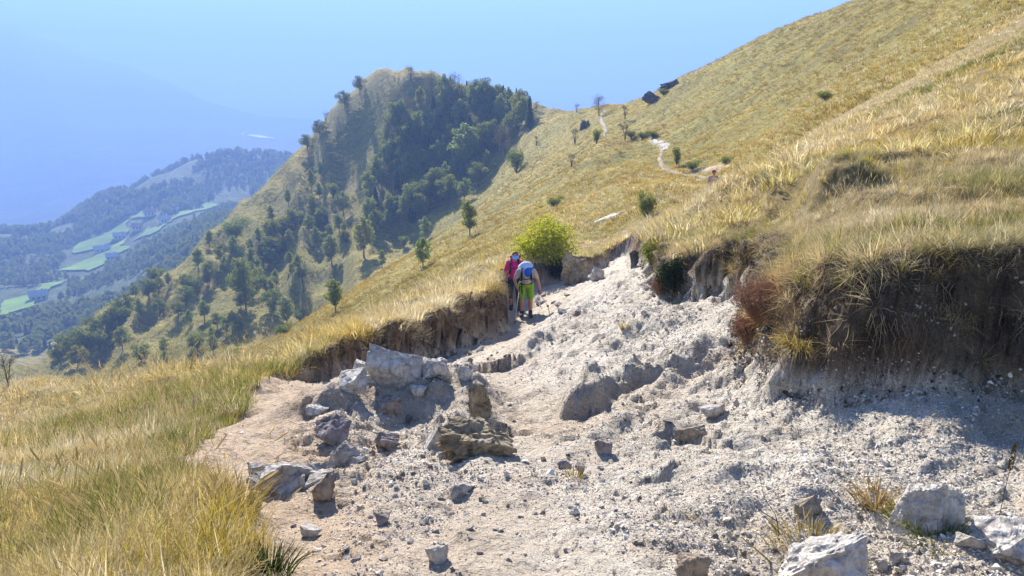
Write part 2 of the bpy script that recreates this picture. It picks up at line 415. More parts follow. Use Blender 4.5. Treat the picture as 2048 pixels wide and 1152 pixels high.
class MB:
    """collects shapes into one mesh"""
    def __init__(self): self.V, self.F = [], []
    def add(self, V, F):
        b = len(self.V)
        self.V += [tuple(map(float, v)) for v in V]
        self.F += [tuple(int(i) + b for i in f) for f in F]
        return self
    def tube(self, pts, rad, seg=8, cap=True, flat=(1, 1)):
        pts = [Vector(p) for p in pts]
        n = len(pts)
        rad = [rad] * n if not hasattr(rad, '__len__') else rad
        V, F = [], []
        up = Vector((0, 0, 1))
        for i, p in enumerate(pts):
            t = (pts[min(i + 1, n - 1)] - pts[max(i - 1, 0)]).normalized()
            a = t.cross(up if abs(t.z) < 0.95 else Vector((0, 1, 0))).normalized()
            b = t.cross(a)
            for k in range(seg):
                w = 2 * math.pi * k / seg
                V.append(p + (a * math.cos(w) * flat[0] + b * math.sin(w) * flat[1]) * rad[i])
        for i in range(n - 1):
            for k in range(seg):
                F.append((i * seg + k, i * seg + (k + 1) % seg, (i + 1) * seg + (k + 1) % seg, (i + 1) * seg + k))
        if cap:
            F.append(tuple(reversed(range(seg)))); F.append(tuple((n - 1) * seg + k for k in range(seg)))
        return self.add(V, F)
    def limb(self, p, q, r1, r2, seg=12):
        p, q = Vector(p), Vector(q)
        d = (q - p); L = max(d.length, 1e-6); d /= L
        pts, rr = [], []
        for a in (-80, -50, -25, 0):
            pts.append(p + d * r1 * math.sin(R(a))); rr.append(r1 * math.cos(R(a)))
        for a in (0, 25, 50, 80):
            pts.append(q + d * r2 * math.sin(R(a))); rr.append(r2 * math.cos(R(a)))
        return self.tube(pts, rr, seg)
    def ball(self, c, r, seg=14, rings=9, rot=None):
        c = Vector(c); r = Vector(r if hasattr(r, '__len__') else (r, r, r))
        M = rot if rot is not None else Matrix.Identity(3)
        V = [c + M @ Vector((0, 0, r.z))]
        for i in range(1, rings):
            a = math.pi * i / rings
            for k in range(seg):
                w = 2 * math.pi * k / seg
                V.append(c + M @ Vector((r.x * math.sin(a) * math.cos(w), r.y * math.sin(a) * math.sin(w), r.z * math.cos(a))))
        V.append(c + M @ Vector((0, 0, -r.z)))
        F = [(0, 1 + k, 1 + (k + 1) % seg) for k in range(seg)]
        for i in range(rings - 2):
            for k in range(seg):
                a, b = 1 + i * seg, 1 + (i + 1) * seg
                F.append((a + k, b + k, b + (k + 1) % seg, a + (k + 1) % seg))
        a = 1 + (rings - 2) * seg
        F += [(len(V) - 1, a + (k + 1) % seg, a + k) for k in range(seg)]
        return self.add(V, F)
    def box(self, lo, hi, M=None):
        V = [Vector((x, y, z)) for x in (lo[0], hi[0]) for y in (lo[1], hi[1]) for z in (lo[2], hi[2])]
        if M is not None: V = [M @ v for v in V]
        return self.add(V, [(0, 1, 3, 2), (4, 6, 7, 5), (0, 4, 5, 1), (2, 3, 7, 6), (0, 2, 6, 4), (1, 5, 7, 3)])
    def build(self, name, mat, parent=None, smooth=True, **k):
        return obj(name, mesh(name, self.V, self.F, mat, smooth), parent, **k)

# ------------------------------------------------------------------ materials
class NT:
    def __init__(self, name):
        self.m = bpy.data.materials.new(name); self.m.use_nodes = True
        self.t = self.m.node_tree; self.n = self.t.nodes; self.l = self.t.links
        self.b = self.n['Principled BSDF']; self.out = self.n['Material Output']
        self.b.inputs['Roughness'].default_value = 0.9
        self.b.inputs['Specular IOR Level'].default_value = 0.15
        self.co = None
    def new(self, t, **k):
        n = self.n.new(t)
        for a, v in k.items(): setattr(n, a, v)
        return n
    def put(self, s, v):
        if hasattr(v, 'is_linked') or hasattr(v, 'links'): self.l.new(v, s)
        elif hasattr(v, '__len__') and len(v) == 3 and s.type == 'RGBA': s.default_value = (*v, 1)
        else: s.default_value = v
    def coord(self, stretch=None):
        if self.co is None: self.co = self.new('ShaderNodeTexCoord').outputs['Object']
        if stretch is None: return self.co
        mp = self.new('ShaderNodeMapping'); self.l.new(self.co, mp.inputs[0])
        mp.inputs['Scale'].default_value = stretch[:3]
        if len(stretch) > 3: mp.inputs['Rotation'].default_value = stretch[3]
        return mp.outputs[0]
    def noise(self, scale, detail=4, rough=0.6, co=None):
        n = self.new('ShaderNodeTexNoise')
        self.l.new(co or self.coord(), n.inputs['Vector'])
        n.inputs['Scale'].default_value, n.inputs['Detail'].default_value, n.inputs['Roughness'].default_value = scale, detail, rough
        return n.outputs['Fac']
    def voro(self, scale, feature='F1', out='Distance', co=None):
        n = self.new('ShaderNodeTexVoronoi', feature=feature)
        self.l.new(co or self.coord(), n.inputs['Vector']); n.inputs['Scale'].default_value = scale
        return n.outputs[out]
    def ramp(self, f, stops):
        n = self.new('ShaderNodeValToRGB'); self.l.new(f, n.inputs[0])
        e = n.color_ramp.elements
        while len(e) < len(stops): e.new(0.5)
        for i, (p, c) in enumerate(stops):
            e[i].position = p
            e[i].color = (*c, 1) if hasattr(c, '__len__') else (c, c, c, 1)
        return n.outputs[0]
    def mix(self, f, a, b, mode='MIX'):
        n = self.new('ShaderNodeMix', data_type='RGBA', blend_type=mode)
        self.put(n.inputs[0], f); self.put(n.inputs[6], a); self.put(n.inputs[7], b)
        return n.outputs[2]
    def math(self, op, a, b=0.0):
        n = self.new('ShaderNodeMath', operation=op); self.put(n.inputs[0], a); self.put(n.inputs[1], b)
        return n.outputs[0]
    def attr(self, name, kind='GEOMETRY', out='Fac'):
        n = self.new('ShaderNodeAttribute', attribute_name=name, attribute_type=kind)
        return n.outputs[out]
    def bump(self, h, strength, dist, prev=None):
        n = self.new('ShaderNodeBump'); self.l.new(h, n.inputs['Height'])
        n.inputs['Strength'].default_value, n.inputs['Distance'].default_value = strength, dist
        if prev is not None: self.l.new(prev, n.inputs['Normal'])
        self.l.new(n.outputs[0], self.b.inputs['Normal'])
        return n.outputs[0]
    def color(self, c): self.put(self.b.inputs['Base Color'], c); return self
    def leafy(self, c, amount=0.45):
        """thin leaf: half reflects, half lets light through"""
        d = self.new('ShaderNodeBsdfDiffuse'); t = self.new('ShaderNodeBsdfTranslucent'); x = self.new('ShaderNodeMixShader')
        self.put(d.inputs['Color'], c); self.put(t.inputs['Color'], c); x.inputs[0].default_value = amount
        self.l.new(d.outputs[0], x.inputs[1]); self.l.new(t.outputs[0], x.inputs[2]); self.l.new(x.outputs[0], self.out.inputs['Surface'])
        return self

def plain(name, c, rough=0.8, var=0.25, scale=20, bump=0.0):
    t = NT(name)
    n = t.noise(scale, 4)
    lo, hi = [x * (1 - var) for x in c], [min(1, x * (1 + var)) for x in c]
    t.color(t.ramp(n, [(0.3, lo), (0.7, hi)]))
    t.b.inputs['Roughness'].default_value = rough
    if bump: t.bump(n, bump, 0.02)
    return t.m

def gravel_material():
    t = NT('gravel')
    a, b, c = t.noise(0.9, 5), t.noise(7, 5, 0.7), t.noise(60, 4, 0.7)
    base = t.ramp(a, [(0.30, (0.48, 0.435, 0.35)), (0.5, (0.60, 0.56, 0.47)), (0.70, (0.69, 0.66, 0.58))])
    base = t.mix(t.ramp(b, [(0.42, 0.0), (0.72, 0.9)]), base, (0.48, 0.40, 0.31))
    base = t.mix(t.ramp(c, [(0.33, 0.45), (0.5, 0.0)]), base, (0.34, 0.30, 0.26))
    dirt = t.ramp(t.noise(9, 6, 0.65), [(0.3, (0.38, 0.28, 0.19)), (0.7, (0.56, 0.45, 0.33))])
    base = t.mix(t.attr('dirt'), base, dirt)
    soil = t.ramp(t.noise(5, 7, 0.7), [(0.28, (0.06, 0.04, 0.025)), (0.5, (0.20, 0.14, 0.085)), (0.75, (0.38, 0.29, 0.19))])
    base = t.mix(t.attr('soil'), base, soil)
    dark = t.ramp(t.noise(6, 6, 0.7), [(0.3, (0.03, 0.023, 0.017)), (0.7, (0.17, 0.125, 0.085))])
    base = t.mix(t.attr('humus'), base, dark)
    t.color(base)
    n1 = t.bump(t.voro(30, 'F1'), 0.7, 0.03)
    n2 = t.bump(t.voro(75, 'F1'), 0.7, 0.016, n1)
    t.bump(t.noise(14, 8, 0.75), 0.8, 0.06, n2)
    return t.m

def turf_material():
    t = NT('turf')
    a, b = t.noise(0.6, 5), t.noise(9, 6, 0.75)
    base = t.ramp(a, [(0.3, (0.20, 0.16, 0.05)), (0.5, (0.34, 0.25, 0.09)), (0.7, (0.30, 0.24, 0.12))])
    base = t.mix(t.ramp(b, [(0.35, 0.7), (0.65, 0.0)]), base, (0.06, 0.05, 0.02))
    t.color(base)
    t.bump(t.noise(22, 6, 0.8), 0.9, 0.06)
    return t.m

def hillside_material(name, lush=0.0):
    t = NT(name)
    st = t.coord((0.10, 0.55, 0.25, (0, 0, R(35))))
    a, b, c = t.noise(0.030, 5, 0.6), t.noise(1.2, 6, 0.7, st), t.noise(0.9, 6, 0.75)
    base = t.ramp(a, [(0.32, (0.26, 0.24, 0.035)), (0.5, (0.40, 0.32, 0.05)), (0.68, (0.44, 0.32, 0.06))])
    base = t.mix(t.ramp(b, [(0.38, 0.75), (0.6, 0.0)]), base, (0.14, 0.13, 0.035))
    base = t.mix(t.ramp(c, [(0.36, 0.6), (0.55, 0.0)]), base, (0.12, 0.12, 0.035))
    if lush:
        base = t.mix(t.ramp(t.noise(0.07, 5, 0.7), [(0.42, lush), (0.58, 0.0)]), base, (0.05, 0.075, 0.02))
    t.color(base)
    n = t.bump(t.noise(2.2, 7, 0.8), 0.9, 0.5)
    t.bump(b, 0.7, 0.6, n)
    return t.m

def valley_material():
    t = NT('valley')
    base = t.ramp(t.noise(0.012, 5), [(0.35, (0.06, 0.10, 0.03)), (0.6, (0.15, 0.20, 0.06))])
    base = t.mix(t.ramp(t.noise(0.08, 5, 0.7), [(0.4, 0.7), (0.6, 0.0)]), base, (0.03, 0.045, 0.015))
    t.color(base); t.bump(t.noise(0.1, 6, 0.8), 1.0, 6.0)
    return t.m

def rock_material(name, light, dark, warm, vein=0.5, scale=1.0):
    t = NT(name)
    a, b = t.noise(3.5 * scale, 6, 0.65), t.noise(16 * scale, 7, 0.75)
    base = t.ramp(a, [(0.3, dark), (0.52, light), (0.72, warm)])
    base = t.mix(t.ramp(b, [(0.36, 0.75), (0.56, 0.0)]), base, tuple(x * 0.45 for x in dark))
    crack = t.voro(4.5 * scale, 'DISTANCE_TO_EDGE', 'Distance', t.new('ShaderNodeMix').outputs[0] if False else None)
    base = t.mix(t.ramp(crack, [(0.0, vein), (0.035, 0.0)]), base, tuple(x * 0.35 for x in dark))
    t.color(base)
    n = t.bump(b, 0.8, 0.03 / scale)
    n = t.bump(t.noise(60 * scale, 5, 0.8), 0.6, 0.012 / scale, n)
    t.bump(t.ramp(crack, [(0.0, 0.0), (0.05, 1.0)]), 0.5, 0.02 / scale, n)
    return t.m

def blade_material(name, amount=0.4, tip=0.35):
    """grass: each tuft carries its own colour, blades pale towards the tip"""
    t = NT(name)
    tc = t.attr('tcol', 'INSTANCER', 'Vector')
    h = t.attr('along')
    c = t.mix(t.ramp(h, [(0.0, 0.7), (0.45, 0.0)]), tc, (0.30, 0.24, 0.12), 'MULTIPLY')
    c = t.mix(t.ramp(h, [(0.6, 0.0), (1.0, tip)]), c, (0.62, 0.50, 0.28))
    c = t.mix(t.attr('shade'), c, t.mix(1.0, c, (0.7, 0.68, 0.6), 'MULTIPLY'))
    return t.leafy(c, amount).m

def own_blade_material(name, low, mid, tip, amount=0.4):
    t = NT(name)
    c = t.ramp(t.attr('along'), [(0.0, low), (0.5, mid), (1.0, tip)])
    c = t.mix(t.attr('shade'), c, t.mix(1.0, c, (0.5, 0.5, 0.45), 'MULTIPLY'))
    return t.leafy(c, amount).m

def leaf_material(name, a, b, amount=0.4, scale=0.8):
    t = NT(name)
    oi = t.new('ShaderNodeObjectInfo')
    c = t.mix(t.ramp(t.noise(scale, 3), [(0.35, 0.0), (0.65, 1.0)]), a, b)
    c = t.mix(t.math('MULTIPLY', oi.outputs['Random'], 0.45), c, t.mix(1.0, c, (1.25, 0.85, 0.6), 'MULTIPLY'))
    return t.leafy(c, amount).m

def stone_scatter_material():
    t = NT('loose_gravel')
    tc = t.attr('tcol', 'INSTANCER', 'Vector')
    c = t.mix(t.ramp(t.noise(3.0, 4, 0.7), [(0.35, 0.55), (0.65, 0.0)]), tc, t.mix(1.0, tc, (0.5, 0.47, 0.43), 'MULTIPLY'))
    t.color(c)
    return t.m

M = dict(
    far_blade=blade_material('hill_grass', 0.3, 0.08),
    gravel=gravel_material(), turf=turf_material(), hillside=hillside_material('hillside_grass'), knoll=hillside_material('knoll_grass', 0.35), valley=valley_material(),
    limestone=rock_material('limestone', (0.70, 0.66, 0.59), (0.50, 0.46, 0.41), (0.76, 0.73, 0.67), 0.25),
    greyrock=rock_material('grey_rock', (0.58, 0.54, 0.48), (0.36, 0.33, 0.30), (0.66, 0.62, 0.56), 0.3),
    brownrock=rock_material('brown_rock', (0.44, 0.37, 0.28), (0.28, 0.22, 0.17), (0.54, 0.46, 0.36), 0.3),
    purplerock=rock_material('purple_rock', (0.38, 0.33, 0.31), (0.24, 0.20, 0.19), (0.46, 0.41, 0.38), 0.3),
    earth=rock_material('crumbly_earth', (0.44, 0.36, 0.24), (0.26, 0.20, 0.12), (0.54, 0.46, 0.34), 0.4),
    cliff=rock_material('dark_crag', (0.16, 0.145, 0.125), (0.07, 0.065, 0.06), (0.24, 0.21, 0.18), 0.6, 0.3),
    blade=blade_material('dry_grass', 0.5), stone=stone_scatter_material(),
    bark=plain('bark', (0.10, 0.08, 0.06), 0.95, 0.4, 6, 0.5),
    pale_bark=plain('pale_bark', (0.30, 0.27, 0.23), 0.95, 0.4, 6, 0.5),
    leaf_a=leaf_material('leaf_olive', (0.12, 0.17, 0.03), (0.24, 0.28, 0.06), 0.5),
    leaf_b=leaf_material('leaf_birch', (0.18, 0.26, 0.05), (0.33, 0.36, 0.10), 0.5),
    leaf_c=leaf_material('leaf_conifer', (0.03, 0.055, 0.02), (0.07, 0.10, 0.03), 0.2),
    leaf_d=leaf_material('leaf_dry', (0.18, 0.15, 0.08), (0.14, 0.14, 0.06), 0.3),
    leaf_bright=leaf_material('leaf_bright', (0.22, 0.30, 0.02), (0.44, 0.46, 0.04), 0.5, 3.0),
    leaf_dark=leaf_material('leaf_juniper', (0.020, 0.040, 0.012), (0.045, 0.07, 0.02), 0.2, 4.0),
    twig=leaf_material('heather_twig', (0.21, 0.12, 0.085), (0.30, 0.19, 0.12), 0.2, 6.0),
    path=plain('path_dirt', (0.30, 0.26, 0.20), 0.95, 0.2, 2.0, 0.3),
)

# ------------------------------------------------------------------ the ground, cut into its regions
NU = 720
us = np.linspace(-0.92, 0.92, NU)
def logs(a, b, n): return np.exp(np.linspace(math.log(a), math.log(b), n))
ys = np.concatenate([logs(1.0, 22, 480), logs(22, 420, 270)[1:], logs(420, 1500, 70)[1:], logs(1500, 5200, 60)[1:]])
GU, GY = np.meshgrid(us, ys)
GX = GU * GY
GZ = height(GX, GY)
GD = np.where(GY < 40, gully_sd(GX, np.minimum(GY, 40)), -99.0)
NY = len(ys)
# crumbling cut faces: shift them sideways by noise that changes with height
dgy, dgx = np.gradient(GD); dxx = np.gradient(GX, axis=1); dyy = np.gradient(GY, axis=0)
nx_, ny_ = dgx / dxx, dgy / dyy
nl = np.sqrt(nx_ ** 2 + ny_ ** 2) + 1e-6
face = sstep(0.30, 0.10, np.abs(GD + 0.02)) * (GY < 35) * sstep(0.12, 0.35, np.abs(GRASS(GX, np.minimum(GY, 40)) - FLOOR(GX, np.minimum(GY, 40))))
push = face * (0.10 * fbm(GX * 3 + GZ * 2.0, GZ * 5 + GY * 3, 3, 500) + 0.07 * fbm((GX + GY) * 9, GZ * 13, 3, 505)) * np.clip(GY / 6, 0.8, 2)
PV = np.stack([GX + push * nx_ / nl, GY + push * ny_ / nl, GZ], -1).reshape(-1, 3)
PI = np.arange(NY * NU).reshape(NY, NU)
PF = np.stack([PI[:-1, :-1], PI[:-1, 1:], PI[1:, 1:], PI[1:, :-1]], -1).reshape(-1, 4)
# ravine between hillside and knoll, in plan
RAV = plan([(-300, 800, 112), (100, 790, 112), (380, 742, 112), (470, 695, 122), (560, 645, 132), (650, 580, 142), (730, 510, 152), (800, 462, 160), (900, 405, 166), (1000, 325, 170), (1090, 226, 172), (1150, 226, 300), (1200, 226, 900)])
fx, fy, fd = (a[:-1, :-1].ravel() for a in (GX, GY, GD))
behind = line_sd(fx, fy, RAV)[0] > 0
region = np.where(fd > -0.20, 0, np.where(fy < 34, 1, np.where(fy > 2300, 5, np.where(fy > 288, 4, np.where(behind, 3, 2)))))
smooth_floor = FLOOR(GX, np.minimum(GY, 40))
above = np.where(GD > -0.6, GZ - smooth_floor, 0)
wall = sstep(0.22, 0.02, GD)
nz = fbm(GX * 3 + GY, GZ * 7 + GY, 4, 101)
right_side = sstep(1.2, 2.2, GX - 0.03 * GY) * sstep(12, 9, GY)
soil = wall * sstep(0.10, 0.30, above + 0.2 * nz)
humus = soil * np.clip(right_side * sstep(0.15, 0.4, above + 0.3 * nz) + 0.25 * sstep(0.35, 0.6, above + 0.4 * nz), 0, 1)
# the trodden strip along the left edge and the dusty near floor
dirt = np.exp(-(line_sd(GX, GY, TROD)[0] / (0.40 + 0.06 * GY)) ** 2) * (GY < 13) + 0.40 * sstep(0.0, 0.3, fbm(GX * 1.2, GY * 1.2, 3, 105)) * (GY < 6) + 0.35 * packed(GX, np.minimum(GY, 40)) * (GY < 30)
names = ['gravel_gully', 'meadow', 'hillside', 'knoll', 'valley', 'mountains']
rmats = [M['gravel'], M['turf'], M['hillside'], M['knoll'], M['valley'], M['valley']]
for i, nm in enumerate(names):
    f = PF[region == i]
    used, inv = np.unique(f, return_inverse=True)
    me = mesh(nm, PV[used], inv.reshape(f.shape).astype(np.int64), rmats[i], True)
    if i == 0:
        for an, av in (('soil', soil), ('humus', humus), ('dirt', np.clip(dirt, 0, 1))):
            fattr(me, an, av.ravel()[used])
    tag(obj(nm, me), kind='structure')
del PV, PF

def gz(x, y):
    return float(height(np.array([x]), np.array([y]))[0])

# ------------------------------------------------------------------ air
hz = NT('haze'); hz.n.clear()
ho, hv = hz.new('ShaderNodeOutputMaterial'), hz.new('ShaderNodeVolumePrincipled')
hv.inputs['Color'].default_value = (0.25, 0.42, 0.90, 1)
hv.inputs['Density'].default_value = 0.00078
hv.inputs['Anisotropy'].default_value = 0.1
hz.l.new(hv.outputs[0], ho.inputs['Volume'])
hb = MB().box((-6500, -60, float(GZ.min()) - 1), (6500, 5300, float(GZ.max()) + 4))
tag(hb.build('haze', hz.m, smooth=False), kind='stuff')
print('Z', GZ.min(), GZ.max())

# ------------------------------------------------------------------ scattering (only what nobody could count)
def scatter(name, P, rot, scl, tcol, protos, pick=None):
    """one object whose points carry copies of the small prototype meshes"""
    n = len(P)
    me = bpy.data.meshes.new(name)
    me.vertices.add(n); me.vertices.foreach_set('co', np.asarray(P, np.float32).ravel())
    for an, ty, v in (('rot', 'FLOAT_VECTOR', rot), ('tcol', 'FLOAT_VECTOR', tcol)):
        a = me.attributes.new(an, ty, 'POINT'); a.data.foreach_set('vector', np.asarray(v, np.float32).ravel())
    scl = np.asarray(scl, np.float32)
    if scl.ndim == 1: scl = np.repeat(scl[:, None], 3, 1)
    a = me.attributes.new('scl', 'FLOAT_VECTOR', 'POINT'); a.data.foreach_set('vector', scl.ravel())
    a = me.attributes.new('pick', 'INT', 'POINT')
    a.data.foreach_set('value', np.asarray(pick if pick is not None else RNG.integers(0, len(protos), n), np.int32))
    o = obj(name, me)
    g = bpy.data.node_groups.new(name, 'GeometryNodeTree')
    g.interface.new_socket('Geometry', in_out='INPUT', socket_type='NodeSocketGeometry')
    g.interface.new_socket('Geometry', in_out='OUTPUT', socket_type='NodeSocketGeometry')
    N, L = g.nodes, g.links
    gi, go = N.new('NodeGroupInput'), N.new('NodeGroupOutput')
    ip, gt = N.new('GeometryNodeInstanceOnPoints'), N.new('GeometryNodeGeometryToInstance')
    for pr in protos:
        oi = N.new('GeometryNodeObjectInfo'); oi.inputs['Object'].default_value = pr
        oi.inputs['As Instance'].default_value = False
        L.new(oi.outputs['Geometry'], gt.inputs[0])
    def na(an, ty):
        k = N.new('GeometryNodeInputNamedAttribute'); k.data_type = ty; k.inputs['Name'].default_value = an
        return k.outputs['Attribute']
    L.new(gi.outputs[0], ip.inputs['Points']); L.new(gt.outputs[0], ip.inputs['Instance'])
    ip.inputs['Pick Instance'].default_value = True
    L.new(na('pick', 'INT'), ip.inputs['Instance Index'])
    L.new(na('rot', 'FLOAT_VECTOR'), ip.inputs['Rotation'])
    L.new(na('scl', 'FLOAT_VECTOR'), ip.inputs['Scale'])
    L.new(ip.outputs[0], go.inputs[0])
    md = o.modifiers.new('scatter', 'NODES'); md.node_group = g
    return tag(o, kind='stuff')

def proto(name, me):
    return bpy.data.objects.new(name, me)          # never linked: only a shape to copy

def tuft_mesh(name, n, h, lean, bend, width, base, mat, seed, segs=3, curl=0.0):
    """a bunch of curved tapering blades"""
    rg = np.random.default_rng(seed)
    V, F, al, sh = [], [], [], []
    for b in range(n):
        az = rg.uniform(0, 2 * math.pi)
        L = h * rg.uniform(0.55, 1.15)
        r0 = base * math.sqrt(rg.random())
        p = np.array([r0 * math.cos(az), r0 * math.sin(az), -0.03])
        d = np.array([math.cos(az + rg.normal(0, .5)), math.sin(az + rg.normal(0, .5)), 0])
        th = lean * rg.uniform(0.3, 1.3)
        side = np.array([-d[1], d[0], 0]) * math.cos(rg.normal(0, .6)) + np.array([0, 0, 0.3]) * rg.normal()
        w = width * rg.uniform(0.7, 1.3)
        s = rg.random() ** 2
        i0 = len(V)
        for k in range(segs + 1):
            t = k / segs
            ww = w * (1 - t) ** 0.7 if k < segs else 0
            if k < segs:
                V.append(p - side * ww); V.append(p + side * ww); al += [t, t]; sh += [s, s]
            else:
                V.append(p.copy()); al.append(1.0); sh.append(s)
            a = th + bend * (t + 0.5 / segs) ** 1.5 * (1 + curl * rg.normal())
            p = p + (d * math.sin(a) + np.array([0, 0, math.cos(a)])) * L / segs
        for k in range(segs - 1):
            F.append((i0 + 2 * k, i0 + 2 * k + 1, i0 + 2 * k + 3, i0 + 2 * k + 2))
        F.append((i0 + 2 * segs - 2, i0 + 2 * segs - 1, i0 + 2 * segs))
    me = mesh(name, V, F, mat, True)
    fattr(me, 'along', al); fattr(me, 'shade', sh)
    return me

def protos_of(name, k, **kw):
    return [proto(name, tuft_mesh(name, seed=100 + 7 * i + len(name), **kw)) for i in range(k)]

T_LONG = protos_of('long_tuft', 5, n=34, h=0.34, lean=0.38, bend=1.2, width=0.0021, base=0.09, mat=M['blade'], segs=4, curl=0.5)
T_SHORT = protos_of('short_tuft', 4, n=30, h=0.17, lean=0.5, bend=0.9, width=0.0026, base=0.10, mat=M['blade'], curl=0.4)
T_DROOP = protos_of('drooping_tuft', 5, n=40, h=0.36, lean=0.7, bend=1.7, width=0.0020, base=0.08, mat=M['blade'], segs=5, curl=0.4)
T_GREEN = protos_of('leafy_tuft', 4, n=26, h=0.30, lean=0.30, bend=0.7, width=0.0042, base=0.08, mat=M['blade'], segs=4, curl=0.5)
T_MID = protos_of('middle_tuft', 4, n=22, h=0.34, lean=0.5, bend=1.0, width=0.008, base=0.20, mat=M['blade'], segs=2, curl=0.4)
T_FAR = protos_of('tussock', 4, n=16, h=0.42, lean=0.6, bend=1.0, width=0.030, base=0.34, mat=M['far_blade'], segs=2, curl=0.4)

STRAW, GOLD, OLIVE, PALE, GREEN, BROWN = (np.array(c) for c in ((0.78, 0.65, 0.36), (0.74, 0.55, 0.17), (0.48, 0.43, 0.12), (0.84, 0.75, 0.51), (0.14, 0.18, 0.035), (0.24, 0.16, 0.08)))
def lerp(a, b, t): return a + (b - a) * t[:, None]
def tint(x, y, rg, gold=0.5, green=0.3, s=0):
    n1, n2, n3 = fbm(x / 1.6, y / 1.6, 3, 200 + s), fbm(x / 0.7, y / 0.7, 3, 210 + s), fbm(x / 2.8, y / 2.8, 3, 220 + s)
    c = lerp(np.repeat(STRAW[None], len(x), 0), GOLD, sstep(-0.15, 0.35, n1 + gold - 0.5))
    c = lerp(c, PALE, sstep(0.02, 0.35, n2))
    c = lerp(c, OLIVE, sstep(0.35 - green, 0.75 - green, n3 + 0.25 * rg.normal(size=len(x))))
    return c * rg.uniform(0.78, 1.15, (len(x), 1))

def polar(n, u0, u1, y0, y1, power=1.0, rg=RNG):
    """random ground points, thinning out with distance"""
    u = rg.uniform(u0, u1, n)
    t = rg.random(n)
    if power == 1.0: y = y0 * (y1 / y0) ** t
    else:
        k = 1 - power
        y = (y0 ** k + t * (y1 ** k - y0 ** k)) ** (1 / k)
    return u * y, y

def rots(n, rg=RNG, tilt=0.15):
    return np.stack([rg.normal(0, tilt, n), rg.normal(0, tilt, n), rg.uniform(0, 2 * math.pi, n)], 1)

def grass_field(name, x, y, protos, smin, smax, gold, green, sink=0.0, rg=RNG, tilt=0.15, margin=-0.12, colour=None):
    d = gully_sd(x, np.minimum(y, 60))
    k = (d < margin) | (y > 40)
    x, y = x[k], y[k]
    z = height(x, y) - sink
    c = tint(x, y, rg, gold, green) if colour is None else colour(x, y)
    s = rg.uniform(smin, smax, len(x)) * (0.85 + 0.7 * fbm(x / 1.2, y / 1.2, 2, 230))
    return scatter(name, np.stack([x, y, z], 1), rots(len(x), rg, tilt), s, c, protos)

def bank_colour(x, y):
    rg = RNG
    c = lerp(np.repeat(np.array((0.66, 0.55, 0.33))[None], len(x), 0), np.array((0.74, 0.66, 0.46)), sstep(-0.1, 0.3, fbm(x / 0.6, y / 0.6, 3, 270)))
    c = lerp(c, np.array((0.36, 0.34, 0.14)), sstep(0.05, 0.4, fbm(x / 1.1, y / 1.1, 3, 274) + 0.12 * rg.normal(size=len(x))))
    c = lerp(c, np.array((0.72, 0.50, 0.18)), 0.85 * sstep(-0.05, 0.25, fbm(x / 1.5, y / 1.5, 3, 278)))
    return c * rg.uniform(0.7, 1.12, (len(x), 1))
def patchy(x, y, s, lo=-0.25, hi=0.15, least=0.15):
    k = RNG.random(len(x)) < np.clip(sstep(lo, hi, fbm(x / 0.55, y / 0.55, 3, s)), least, 1)
    return x[k], y[k]

# near meadow left of the gully
x, y = polar(17000, -0.85, 0.02, 2.0, 30, 0.5)
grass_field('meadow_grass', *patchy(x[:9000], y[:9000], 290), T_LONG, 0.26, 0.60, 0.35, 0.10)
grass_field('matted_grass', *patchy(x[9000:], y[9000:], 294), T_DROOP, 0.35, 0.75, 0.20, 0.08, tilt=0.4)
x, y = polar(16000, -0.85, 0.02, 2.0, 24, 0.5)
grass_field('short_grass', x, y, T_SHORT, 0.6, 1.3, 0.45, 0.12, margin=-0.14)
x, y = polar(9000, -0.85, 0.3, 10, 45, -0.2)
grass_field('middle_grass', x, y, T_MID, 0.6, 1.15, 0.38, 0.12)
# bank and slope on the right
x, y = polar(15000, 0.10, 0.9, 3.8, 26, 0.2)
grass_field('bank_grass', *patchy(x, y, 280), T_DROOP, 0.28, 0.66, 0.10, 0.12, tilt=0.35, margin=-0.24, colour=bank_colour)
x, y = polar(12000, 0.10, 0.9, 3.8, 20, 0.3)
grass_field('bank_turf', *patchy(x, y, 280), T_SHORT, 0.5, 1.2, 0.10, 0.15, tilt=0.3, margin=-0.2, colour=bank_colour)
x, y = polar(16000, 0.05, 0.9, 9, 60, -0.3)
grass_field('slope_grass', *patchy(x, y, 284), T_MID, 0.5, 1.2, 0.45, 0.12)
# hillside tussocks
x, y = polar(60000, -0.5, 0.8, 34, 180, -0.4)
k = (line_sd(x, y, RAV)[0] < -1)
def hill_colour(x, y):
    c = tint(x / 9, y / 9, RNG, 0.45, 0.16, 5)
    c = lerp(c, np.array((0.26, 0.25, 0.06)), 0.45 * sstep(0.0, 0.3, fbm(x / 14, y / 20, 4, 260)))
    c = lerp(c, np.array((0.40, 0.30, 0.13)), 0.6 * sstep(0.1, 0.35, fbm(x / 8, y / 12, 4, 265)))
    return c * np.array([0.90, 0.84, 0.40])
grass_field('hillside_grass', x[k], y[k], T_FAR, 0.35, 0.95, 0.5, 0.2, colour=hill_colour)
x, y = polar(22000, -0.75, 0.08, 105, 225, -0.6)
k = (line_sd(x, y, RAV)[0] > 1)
grass_field('knoll_grass', x[k], y[k], T_FAR, 0.7, 1.6, 0.5, 0.3, colour=lambda x, y: tint(x / 9, y / 9, RNG, 0.45, 0.14, 5) * np.array([0.84, 0.90, 0.42]))

